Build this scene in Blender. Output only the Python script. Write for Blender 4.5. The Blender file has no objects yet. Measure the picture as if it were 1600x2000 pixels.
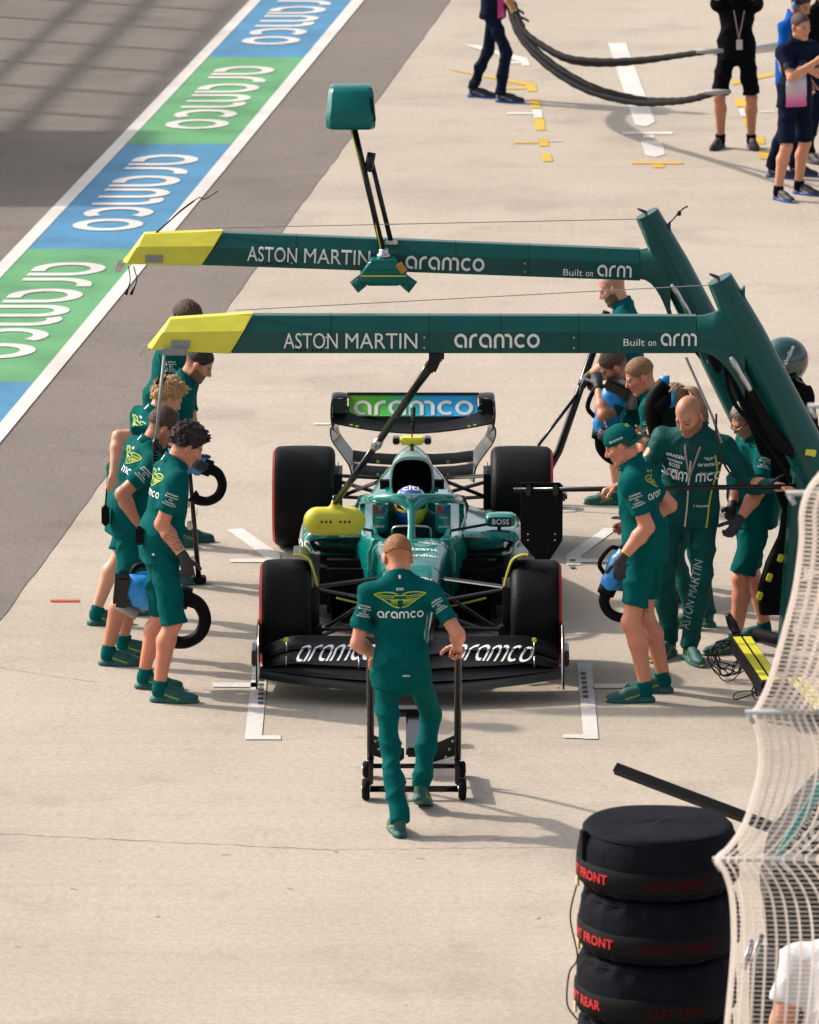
import bpy, bmesh, math, random
import numpy as np
from mathutils import Vector, Matrix
from mathutils.bvhtree import BVHTree

R = math.radians
random.seed(7)
scene = bpy.context.scene
col = scene.collection

# ---------------------------------------------------------------- camera
CAM = np.array([0.0, -40.76, 10.08]); PITCH = R(12.5); FPX = 12500.0
cd = bpy.data.cameras.new('camera'); cam = bpy.data.objects.new('camera', cd); col.objects.link(cam)
cam.location = CAM; cam.rotation_euler = (math.pi/2 - PITCH, 0, 0)
cd.sensor_fit = 'VERTICAL'; cd.sensor_height = 36; cd.sensor_width = 28.8; cd.lens = FPX/2000*36
cd.clip_start = 1; cd.clip_end = 2000
cd.dof.use_dof = True; cd.dof.focus_distance = 41.8; cd.dof.aperture_fstop = 6.3
scene.camera = cam

# ---------------------------------------------------------------- light
SUN_EL, SUN_AZ = 38, 25          # degrees; shadows fall to +x and a little towards the camera
w = bpy.data.worlds.new("World"); scene.world = w; w.use_nodes = True
nt = w.node_tree; bg = nt.nodes['Background']
sky = nt.nodes.new('ShaderNodeTexSky'); sky.sky_type = 'NISHITA'; sky.sun_disc = False
sky.sun_elevation = R(SUN_EL); sky.sun_rotation = R(-65); sky.air_density = 1.0; sky.dust_density = 4.0; sky.ozone_density = 0.6
hs = nt.nodes.new('ShaderNodeHueSaturation'); hs.inputs['Saturation'].default_value = 0.45
nt.links.new(sky.outputs[0], hs.inputs['Color']); nt.links.new(hs.outputs[0], bg.inputs['Color'])
bg.inputs['Strength'].default_value = 0.14
sl = bpy.data.lights.new('sun', 'SUN'); sl.energy = 3.3; sl.angle = R(1.6); sl.color = (1.0, 0.90, 0.80)
so = bpy.data.objects.new('sun', sl); col.objects.link(so)
sdir = Vector((-math.cos(R(SUN_AZ))*math.cos(R(SUN_EL)), math.sin(R(SUN_AZ))*math.cos(R(SUN_EL)), math.sin(R(SUN_EL))))
so.rotation_euler = sdir.to_track_quat('Z', 'Y').to_euler(); so.location = (-20, 10, 25)
vs = scene.view_settings
vs.view_transform = 'Standard'; vs.look = 'None'; vs.gamma = 1; vs.use_curve_mapping = False; vs.exposure = 0.42
scene.cycles.max_bounces = 6; scene.cycles.diffuse_bounces = 3; scene.cycles.glossy_bounces = 3; scene.cycles.transparent_max_bounces = 8

# ---------------------------------------------------------------- measuring the photograph
_F = np.array([0, math.cos(PITCH), -math.sin(PITCH)]); _U = np.array([0, math.sin(PITCH), math.cos(PITCH)])
def _ray(u, v): return _F + np.array([1., 0, 0])*(u-800)/FPX + _U*(1000-v)/FPX
def G(u, v, z=0.0):
    d = _ray(u, v); return Vector(CAM + d*((z-CAM[2])/d[2]))
def PY(u, v, y):
    d = _ray(u, v); return Vector(CAM + d*((y-CAM[1])/d[1]))

# ---------------------------------------------------------------- materials
MATS = {}
def mat(name, c, rough=0.6, metal=0.0, coat=0.0, bump=0.0, bscale=60.0, var=0.0, vscale=8.0, spec=0.5, sheen=0.0, sss=0.0, attr=None, trans=0.0, vdet=4.0):
    if name in MATS: return MATS[name]
    m = bpy.data.materials.new(name); m.use_nodes = True; n = m.node_tree.nodes; L = m.node_tree.links
    b = n['Principled BSDF']
    b.inputs['Base Color'].default_value = (*c, 1); b.inputs['Roughness'].default_value = rough
    b.inputs['Metallic'].default_value = metal; b.inputs['Coat Weight'].default_value = coat; b.inputs['Coat Roughness'].default_value = 0.06
    b.inputs['Specular IOR Level'].default_value = spec; b.inputs['Sheen Weight'].default_value = sheen
    if sss:
        b.inputs['Subsurface Weight'].default_value = sss; b.inputs['Subsurface Radius'].default_value = (1.0, 0.35, 0.2); b.inputs['Subsurface Scale'].default_value = 0.012
    tc = n.new('ShaderNodeTexCoord')
    src = None
    if attr:
        a = n.new('ShaderNodeAttribute'); a.attribute_name = attr; src = a.outputs['Color']
    if var:
        nz = n.new('ShaderNodeTexNoise'); nz.inputs['Scale'].default_value = vscale; nz.inputs['Detail'].default_value = vdet
        L.new(tc.outputs['Object'], nz.inputs['Vector'])
        mr = n.new('ShaderNodeMapRange'); mr.inputs[1].default_value = 0.3; mr.inputs[2].default_value = 0.7; mr.inputs[3].default_value = 1-var; mr.inputs[4].default_value = 1+var
        L.new(nz.outputs['Fac'], mr.inputs[0])
        mx = n.new('ShaderNodeMix'); mx.data_type = 'RGBA'; mx.blend_type = 'MULTIPLY'; mx.inputs[0].default_value = 1
        if src: L.new(src, mx.inputs[6])
        else: mx.inputs[6].default_value = (*c, 1)
        L.new(mr.outputs[0], mx.inputs[7]); src = mx.outputs[2]
    if src: L.new(src, b.inputs['Base Color'])
    if bump:
        nb = n.new('ShaderNodeTexNoise'); nb.inputs['Scale'].default_value = bscale; nb.inputs['Detail'].default_value = 6
        L.new(tc.outputs['Object'], nb.inputs['Vector'])
        bp = n.new('ShaderNodeBump'); bp.inputs['Strength'].default_value = bump; bp.inputs['Distance'].default_value = 0.01
        L.new(nb.outputs['Fac'], bp.inputs['Height']); L.new(bp.outputs[0], b.inputs['Normal'])
    MATS[name] = m; return m

# ---------------------------------------------------------------- object helpers
def tag(o, label=None, cat=None, group=None, kind=None):
    if label: o['label'] = label
    if cat: o['category'] = cat
    if group: o['group'] = group
    if kind: o['kind'] = kind
    return o
def thing(name, label, cat, loc=(0, 0, 0), rz=0.0, group=None):
    o = bpy.data.objects.new(name, None); col.objects.link(o)
    o.location = loc; o.rotation_euler = (0, 0, rz); o.empty_display_size = 0.1
    return tag(o, label, cat, group)
def copy_tree(o, parent=None):
    c = o.copy(); col.objects.link(c); c.parent = parent
    for ch in list(o.children): copy_tree(ch, c)
    return c
def link_mesh(name, me, m=None, parent=None, smooth=True, world=True):
    o = bpy.data.objects.new(name, me); col.objects.link(o)
    for x in (m if isinstance(m, (list, tuple)) else [m]):
        if x is not None: me.materials.append(x)
    if smooth: me.shade_smooth()
    if parent is not None:
        o.parent = parent
        if world:                 # geometry given in world space
            mw = Matrix.Translation(parent.location) @ parent.rotation_euler.to_matrix().to_4x4()
            p = parent.parent
            while p is not None:
                mw = (Matrix.Translation(p.location) @ p.rotation_euler.to_matrix().to_4x4()) @ mw; p = p.parent
            me.transform(mw.inverted())
    return o
def pydata(name, V, Fc, m=None, parent=None, smooth=True, world=True, mi=None):
    me = bpy.data.meshes.new(name); me.from_pydata([tuple(v) for v in V], [], [tuple(int(i) for i in f) for f in Fc]); me.validate()
    if mi is not None and len(mi) == len(me.polygons): me.polygons.foreach_set('material_index', mi)
    me.update()
    return link_mesh(name, me, m, parent, smooth, world)

def vec(p): return Vector(p)
def catmull(P, n=8):
    P = [np.array(p, float) for p in P]; Q = [2*P[0]-P[1]] + P + [2*P[-1]-P[-2]]; out = []
    for i in range(1, len(Q)-2):
        for k in range(n):
            t = k/n; a, b, c, d = Q[i-1], Q[i], Q[i+1], Q[i+2]
            out.append(0.5*((2*b)+(-a+c)*t+(2*a-5*b+4*c-d)*t*t+(-a+3*b-3*c+d)*t**3))
    out.append(P[-1]); return out

class MB:
    """collects shapes, then links them as ONE mesh object"""
    def __init__(s): s.v = []; s.f = []; s.mi = []; s.cur = 0
    def add(s, V, Fc):
        b = len(s.v); s.v += [tuple(map(float, p)) for p in V]; s.f += [[b+i for i in f] for f in Fc]; s.mi += [s.cur]*len(Fc); return s
    def mat(s, i): s.cur = i; return s
    def box(s, c, size, rot=None, bev=0.0):
        sx, sy, sz = [x/2 for x in size]
        bm = bmesh.new(); bmesh.ops.create_cube(bm, size=1)
        for v in bm.verts: v.co = Vector((v.co.x*2*sx, v.co.y*2*sy, v.co.z*2*sz))
        if bev > 0: bmesh.ops.bevel(bm, geom=bm.edges[:], offset=min(bev, 0.45*min(size)), segments=2, affect='EDGES')
        M = Matrix.Translation(vec(c))
        if rot is not None: M = M @ (rot.to_4x4() if hasattr(rot, 'to_4x4') else rot)
        bm.verts.ensure_lookup_table(); bm.verts.index_update()
        s.add([M @ v.co for v in bm.verts], [[v.index for v in f.verts] for f in bm.faces]); bm.free(); return s
    def tube(s, pts, r, n=10, caps=True, sx=1.0, up=None):
        """round (or flattened: sx) tube through pts; r a number or list"""
        pts = [np.array(p, float) for p in pts]; N = len(pts)
        rs = [r]*N if not hasattr(r, '__len__') else r
        if len(rs) != N: rs = np.interp(np.linspace(0, 1, N), np.linspace(0, 1, len(rs)), rs)
        V = []; prev = None
        for i in range(N):
            t = pts[min(i+1, N-1)]-pts[max(i-1, 0)]; t /= (np.linalg.norm(t)+1e-9)
            if prev is None:
                a = np.array(up, float) if up is not None else (np.array([0, 0, 1.]) if abs(t[2]) < 0.9 else np.array([0, 1., 0]))
            else: a = prev
            a = a - t*np.dot(a, t); a /= (np.linalg.norm(a)+1e-9); prev = a; b = np.cross(t, a)
            for k in range(n):
                an = 2*math.pi*k/n; V.append(pts[i]+rs[i]*(math.cos(an)*a+math.sin(an)*b*sx))
        Fc = [[i*n+k, i*n+(k+1) % n, (i+1)*n+(k+1) % n, (i+1)*n+k] for i in range(N-1) for k in range(n)]
        if caps: Fc += [list(range(n))[::-1], [(N-1)*n+k for k in range(n)]]
        return s.add(V, Fc)
    def lathe(s, prof, c=(0, 0, 0), axis='Z', n=32, M=None):
        V = []
        for (r, h) in prof:
            for k in range(n):
                a = 2*math.pi*k/n; p = (r*math.cos(a), r*math.sin(a), h)
                if axis == 'X': p = (p[2], p[0], p[1])
                elif axis == 'Y': p = (p[1], p[2], p[0])
                p = Vector(p)
                if M is not None: p = M @ p
                V.append(p+vec(c))
        m = len(prof)
        Fc = [[i*n+k, i*n+(k+1) % n, (i+1)*n+(k+1) % n, (i+1)*n+k] for i in range(m-1) for k in range(n)]
        if prof[0][0] > 1e-4: Fc.append(list(range(n))[::-1])
        if prof[-1][0] > 1e-4: Fc.append([(m-1)*n+k for k in range(n)])
        return s.add(V, Fc)
    def loft(s, rings, caps=True, closed=True):
        n = len(rings[0]); V = [p for r in rings for p in r]
        rng = range(n) if closed else range(n-1)
        Fc = [[i*n+k, i*n+(k+1) % n, (i+1)*n+(k+1) % n, (i+1)*n+k] for i in range(len(rings)-1) for k in rng]
        if caps and closed: Fc += [list(range(n))[::-1], [(len(rings)-1)*n+k for k in range(n)]]
        return s.add(V, Fc)
    def prism(s, poly, M, t):
        """2-D outline extruded by t along local z; M places it"""
        n = len(poly); V = [M @ Vector((x, y, 0)) for x, y in poly]+[M @ Vector((x, y, t)) for x, y in poly]
        Fc = [list(range(n))[::-1], [n+k for k in range(n)]]+[[k, (k+1) % n, n+(k+1) % n, n+k] for k in range(n)]
        return s.add(V, Fc)
    def flat(s, pts): return s.add(pts, [list(range(len(pts)))])
    def build(s, name, m=None, parent=None, smooth=False, world=True, auto=None, bev=None):
        me = bpy.data.meshes.new(name); me.from_pydata(s.v, [], s.f)
        bm = bmesh.new(); bm.from_mesh(me); bmesh.ops.recalc_face_normals(bm, faces=bm.faces); bm.to_mesh(me); bm.free()
        me.polygons.foreach_set('material_index', s.mi); me.update()
        o = link_mesh(name, me, m, parent, smooth or auto is not None, world)
        if auto is not None: me.set_sharp_from_angle(angle=R(auto))
        if bev:
            bv = o.modifiers.new('b', 'BEVEL'); bv.width = bev; bv.segments = 2; bv.limit_method = 'ANGLE'; bv.angle_limit = R(40)
        return o

def basis(o, r, u):
    """matrix from local (right, up, normal) to world"""
    r = vec(r).normalized(); u = vec(u); u = (u-r*u.dot(r)).normalized(); n = r.cross(u)
    M = Matrix(((r.x, u.x, n.x, o[0]), (r.y, u.y, n.y, o[1]), (r.z, u.z, n.z, o[2]), (0, 0, 0, 1))); return M

# ---------------------------------------------------------------- lettering
def strip2d(pts, w):
    pts = [np.array(p, float) for p in pts]; V = []; N = len(pts)
    closed = np.linalg.norm(pts[0]-pts[-1]) < 1e-6
    for i in range(N):
        if closed and i in (0, N-1): t = pts[1]-pts[-2]
        else: t = pts[min(i+1, N-1)]-pts[max(i-1, 0)]
        t = t/(np.linalg.norm(t)+1e-9); nn = np.array([-t[1], t[0]]); V += [pts[i]+nn*w/2, pts[i]-nn*w/2]
    return V, [[2*i, 2*i+1, 2*i+3, 2*i+2] for i in range(N-1)]
def arc(cx, cy, rx, ry, a0, a1, n=20):
    return [(cx+rx*math.cos(R(a0+(a1-a0)*i/n)), cy+ry*math.sin(R(a0+(a1-a0)*i/n))) for i in range(n+1)]
def lin(a, b, n=4): return [(a[0]+(b[0]-a[0])*i/n, a[1]+(b[1]-a[1])*i/n) for i in range(n+1)]
def round_word(word, sw=0.19):
    """a rounded one-weight sans drawn with strokes; x-height 1; returns V, F, width"""
    V = []; Fc = []; x = 0.0; h = sw/2
    def put(pts):
        nonlocal V, Fc
        a, b = strip2d(pts, sw); o = len(V); V += a; Fc += [[o+i for i in f] for f in b]
    for ch in word:
        rx = 0.5-h; ry = 0.5-h
        if ch == 'o': put([(x+p, q) for p, q in arc(.5, .5, rx, ry, 0, 360, 32)]); x += 1.12
        elif ch == 'c': put([(x+p, q) for p, q in arc(.5, .5, rx, ry, 48, 312, 26)]); x += 1.0
        elif ch == 'a':
            put([(x+p, q) for p, q in lin((1-h, 0), (1-h, .5), 3)[:-1]+arc(.5, .5, rx, ry, 0, 270, 26)+[(.66, h)]]); x += 1.17
        elif ch == 'r':
            put([(x+p, q) for p, q in lin((h, 0), (h, .5), 3)[:-1]+arc(.5, .5, rx, ry, 180, 88, 12)+[(.62, 1-h)]]); x += 0.78
        elif ch == 'm':
            r2 = 0.36-h*.5
            put([(x+p, q) for p, q in lin((h, 0), (h, 1-h-r2), 3)[:-1]+arc(h+r2, 1-h-r2, r2, r2, 180, 0, 18)+lin((h+2*r2, 1-h-r2), (h+2*r2, 0), 3)[1:]])
            put([(x+p, q) for p, q in arc(h+3*r2, 1-h-r2, r2, r2, 122, 0, 14)+lin((h+4*r2, 1-h-r2), (h+4*r2, 0), 3)[1:]]); x += 4*r2+sw+.17
        else: x += 0.5
    return V, Fc, x-0.15
_text_cache = {}
def text2d(s, spacing=1.0, bold=0.0):
    """built-in font outline; cap height 1"""
    key = (s, spacing, bold)
    if key in _text_cache: return _text_cache[key]
    cu = bpy.data.curves.new('t', 'FONT'); cu.body = s; cu.resolution_u = 3; cu.space_character = spacing; cu.offset = bold
    o = bpy.data.objects.new('t', cu); col.objects.link(o)
    dg = bpy.context.evaluated_depsgraph_get(); me = o.evaluated_get(dg).to_mesh()
    bm = bmesh.new(); bm.from_mesh(me); bmesh.ops.triangulate(bm, faces=bm.faces)
    for _ in range(3):
        es = [e for e in bm.edges if e.calc_length() > .16]
        if es: bmesh.ops.subdivide_edges(bm, edges=es, cuts=1); bmesh.ops.triangulate(bm, faces=bm.faces)
    bm.verts.index_update(); V = [(v.co.x, v.co.y) for v in bm.verts]; Fc = [[v.index for v in f.verts] for f in bm.faces]; bm.free()
    o.evaluated_get(dg).to_mesh_clear(); bpy.data.objects.remove(o); bpy.data.curves.remove(cu)
    xs = [a for a, b in V]; V = [((a-min(xs))/0.72, b/0.72) for a, b in V]
    r = (V, Fc, (max(xs)-min(xs))/0.72); _text_cache[key] = r; return r
def place2d(shape, height, M, center=True, width=None, curve=None):
    """2-D lettering to 3-D points: M local plane, height = x/cap height"""
    V, Fc, wd = shape; s = height; sx = (width/wd) if width else s
    ox = -wd*sx/2 if center else 0
    return [M @ Vector((ox+x*sx, y*s, 0)) for x, y in V], Fc
def wrap(pts, Fc, bvh, n, off=0.003, reach=0.4):
    """drops points on a surface along -n; faces that miss are left out"""
    n = vec(n).normalized(); out = []; ok = []
    for p in pts:
        hit = bvh.ray_cast(p+n*reach*.5, -n, reach)
        if hit[0] is None: out.append(p); ok.append(False)
        else:
            nn = hit[1] if hit[1].dot(n) > 0 else -hit[1]
            out.append(hit[0]+nn*off); ok.append(nn.dot(n) > 0.0)
    def fine(f):
        if not all(ok[i] for i in f): return False
        for i in range(len(f)):
            a, b = f[i], f[i-1]
            if (out[a]-out[b]).length > 5*(Vector(pts[a])-Vector(pts[b])).length+.02: return False
        return True
    return out, [f for f in Fc if fine(f)]
def obj_bvh(o):
    me = o.data; mw = o.matrix_basis.copy(); p = o.parent
    while p is not None:
        mw = p.matrix_basis @ mw; p = p.parent
    return BVHTree.FromPolygons([mw @ v.co for v in me.vertices], [tuple(p.vertices) for p in me.polygons])
def decal(name, shapes, bvh, n, m, parent, off=0.003, reach=0.4):
    """shapes: list of (pts, faces); one mesh wrapped on the surface"""
    mb = MB()
    for pts, Fc in shapes:
        P, F2 = wrap(pts, Fc, bvh, n, off, reach)
        if F2: mb.add(P, F2)
    if not mb.f: return None
    return mb.build(name, m, parent)
# ---------------------------------------------------------------- bodies: one smooth surface grown from blended limbs
def npv(p): return np.array(p, dtype=np.float32)
class Field:
    def __init__(s, h, amp=0.0, stretch=None):
        s.h = h; s.ops = []
    def cap(s, a, b, ra, rb=None, k=0.02, planes=()):
        rb = ra if rb is None else rb; s.ops.append(('c', npv(a), npv(b), ra, rb, k, planes)); return s
    def ell(s, c, rad, M=None, k=0.02, planes=()):
        s.ops.append(('e', npv(c), npv(rad), np.eye(3, dtype=np.float32) if M is None else np.array(M, dtype=np.float32), k, planes)); return s
    def mesh(s, cuts=(), noise=None, sub=()):
        """planes / cuts: (point, normal) keep the side against the normal"""
        h = s.h; B = []
        for o in s.ops:
            if o[0] == 'c':
                m = max(o[3], o[4])+o[5]*1.2+2*h; B.append((np.minimum(o[1], o[2])-m, np.maximum(o[1], o[2])+m))
            else:
                m = float(np.max(o[2]))+o[4]*1.2+2*h; B.append((o[1]-m, o[1]+m))
        lo = np.min([b[0] for b in B], axis=0); hi = np.max([b[1] for b in B], axis=0)
        n = np.ceil((hi-lo)/h).astype(int)+1
        D = np.full(n, 0.3, dtype=np.float32)
        ax = [lo[i]+h*np.arange(n[i], dtype=np.float32) for i in range(3)]
        for o, (bl, bh) in zip(s.ops, B):
            i0 = np.maximum(np.floor((bl-lo)/h).astype(int), 0); i1 = np.minimum(np.ceil((bh-lo)/h).astype(int)+1, n)
            sl = tuple(slice(a, b) for a, b in zip(i0, i1))
            X = ax[0][sl[0]][:, None, None]; Y = ax[1][sl[1]][None, :, None]; Z = ax[2][sl[2]][None, None, :]
            if o[0] == 'c':
                a, b, ra, rb, k, planes = o[1:]; ba = b-a; L2 = max(float(ba@ba), 1e-9)
                px, py, pz = X-a[0], Y-a[1], Z-a[2]
                t = np.clip((px*ba[0]+py*ba[1]+pz*ba[2])/L2, 0, 1)
                d = np.sqrt((px-t*ba[0])**2+(py-t*ba[1])**2+(pz-t*ba[2])**2)-(ra+t*(rb-ra))
            else:
                c, rad, M, k, planes = o[1:]
                px, py, pz = X-c[0], Y-c[1], Z-c[2]
                q = [(px*M[0, j]+py*M[1, j]+pz*M[2, j]) for j in range(3)]
                k0 = np.sqrt((q[0]/rad[0])**2+(q[1]/rad[1])**2+(q[2]/rad[2])**2)+1e-6
                k1 = np.sqrt((q[0]/rad[0]**2)**2+(q[1]/rad[1]**2)**2+(q[2]/rad[2]**2)**2)+1e-6
                d = k0*(k0-1)/k1
            for (pp, pn) in planes:
                d = np.maximum(d, (X-pp[0])*pn[0]+(Y-pp[1])*pn[1]+(Z-pp[2])*pn[2])
            e = D[sl]; hh = np.maximum(k-np.abs(e-d), 0)/k; D[sl] = np.minimum(e, d)-hh*hh*k*0.25
        X = ax[0][:, None, None]; Y = ax[1][None, :, None]; Z = ax[2][None, None, :]
        if noise is not None: D += noise(X, Y, Z).astype(np.float32)
        for (pp, pn) in cuts: D = np.maximum(D, (X-pp[0])*pn[0]+(Y-pp[1])*pn[1]+(Z-pp[2])*pn[2])
        return surface_nets(D, lo, h)

def surface_nets(D, lo, h):
    S = D < 0
    cnt = np.zeros([d-1 for d in D.shape], np.int8)
    offs = [(i, j, k) for i in (0, 1) for j in (0, 1) for k in (0, 1)]
    sh = cnt.shape
    for (i, j, k) in offs: cnt += S[i:i+sh[0], j:j+sh[1], k:k+sh[2]]
    I = np.argwhere((cnt > 0) & (cnt < 8))
    idx = np.full(sh, -1, np.int32); idx[I[:, 0], I[:, 1], I[:, 2]] = np.arange(len(I))
    vals = np.stack([D[I[:, 0]+o[0], I[:, 1]+o[1], I[:, 2]+o[2]] for o in offs], 1)
    P = np.zeros((len(I), 3)); C = np.zeros(len(I))
    for a in range(8):
        for b in range(a+1, 8):
            da = np.array(offs[b])-np.array(offs[a])
            if np.abs(da).sum() != 1: continue
            va, vb = vals[:, a], vals[:, b]; m = (va < 0) != (vb < 0)
            t = np.where(m, va/np.where(m, va-vb, 1), 0)
            P += (np.array(offs[a])[None]+t[:, None]*da[None])*m[:, None]; C += m
    V = lo+(I+P/C[:, None])*h
    Fs = []
    for axn in range(3):
        o = [0, 0, 0]; o[axn] = 1
        A = S[:S.shape[0]-o[0], :S.shape[1]-o[1], :S.shape[2]-o[2]]; Bq = S[o[0]:, o[1]:, o[2]:]
        E = np.argwhere(A != Bq); b, c = (axn+1) % 3, (axn+2) % 3
        E = E[(E[:, b] > 0) & (E[:, c] > 0) & (E[:, b] < sh[b]) & (E[:, c] < sh[c])]
        flip = A[E[:, 0], E[:, 1], E[:, 2]]
        def at(db, dc):
            q = E.copy(); q[:, b] += db; q[:, c] += dc; return idx[q[:, 0], q[:, 1], q[:, 2]]
        Q = np.stack([at(-1, -1), at(0, -1), at(0, 0), at(-1, 0)], 1)
        Q[~flip] = Q[~flip][:, ::-1]
        Fs.append(Q[(Q >= 0).all(1)])
    return V, np.concatenate(Fs)

def np_mesh(name, V, Fc, m, parent, colors=None):
    me = bpy.data.meshes.new(name); n = len(V); k = len(Fc)
    off = np.array(parent.location) if parent is not None else np.zeros(3)
    me.vertices.add(n); me.vertices.foreach_set('co', (V-off).astype(np.float32).ravel())
    me.loops.add(4*k); me.loops.foreach_set('vertex_index', Fc.astype(np.int32).ravel())
    me.polygons.add(k); me.polygons.foreach_set('loop_start', np.arange(0, 4*k, 4, dtype=np.int32)); me.polygons.foreach_set('loop_total', np.full(k, 4, np.int32))
    me.update(calc_edges=True); me.validate()
    if colors is not None:
        ca = me.color_attributes.new('Col', 'FLOAT_COLOR', 'POINT')
        ca.data.foreach_set('color', np.concatenate([colors, np.ones((n, 1))], 1).astype(np.float32).ravel())
    me.materials.append(m); me.shade_smooth()
    o = bpy.data.objects.new(name, me); col.objects.link(o); o.parent = parent
    return o

def unit(v): v = np.array(v, float); return v/(np.linalg.norm(v)+1e-9)
def ik(a, c, l1, l2, pole):
    a = np.array(a, float); c = np.array(c, float); d = c-a; L = np.linalg.norm(d)
    if L > (l1+l2)*0.999: c = a+d/L*(l1+l2)*0.999; d = c-a; L = np.linalg.norm(d)
    u = d/L; x = (L*L+l1*l1-l2*l2)/(2*L); hgt = math.sqrt(max(l1*l1-x*x, 0))
    p = np.array(pole, float); p = unit(p-u*np.dot(p, u)); return a+u*x+p*hgt, c
def rotz(v, deg): c, s = math.cos(R(deg)), math.sin(R(deg)); return np.array([v[0]*c-v[1]*s, v[0]*s+v[1]*c, v[2]])
def rot_axis(v, axis, deg): return np.array(Matrix.Rotation(R(deg), 3, Vector(axis)) @ Vector(v))
def cloth_noise(amp, seed=0, fz=26, fx=11):
    r = np.random.RandomState(seed); ph = r.rand(12)*6.28
    def ridge(t): return 2*np.abs(np.sin(t))**0.6-1.2
    def f(X, Y, Z):
        wx = X+.035*np.sin(8*Z+ph[0])+.02*np.sin(17*Y+ph[8]); wz = Z+.04*np.sin(7*X+ph[1])+.035*np.sin(8*Y+ph[2])
        m1 = .5+.5*np.sin(6*wx+5*Y+4*Z+ph[3]); m2 = .5+.5*np.sin(7*Y-5*wx+6*wz+ph[4]); m3 = .5+.5*np.sin(9*wz+6*wx+ph[9])
        a = ridge(fz*.5*wz+6*wx+5*Y+ph[5])*m1
        b = ridge(fz*.42*wz-9*wx+7*Y+ph[6])*m2
        c = ridge(fx*.9*wx+fx*.8*Y+5*wz+ph[7])*m3
        return amp*(0.95*a+0.8*b+0.55*c)
    return f

SKIN = dict(pale=(0.60, 0.305, 0.20), fair=(0.58, 0.26, 0.155), tan=(0.48, 0.205, 0.115), red=(0.60, 0.235, 0.14))
HAIRC = dict(ginger=(0.36, 0.15, 0.05), brown=(0.09, 0.048, 0.03), dark=(0.03, 0.02, 0.017), blond=(0.50, 0.31, 0.13), grey=(0.30, 0.26, 0.22), light=(0.30, 0.165, 0.08))

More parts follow.
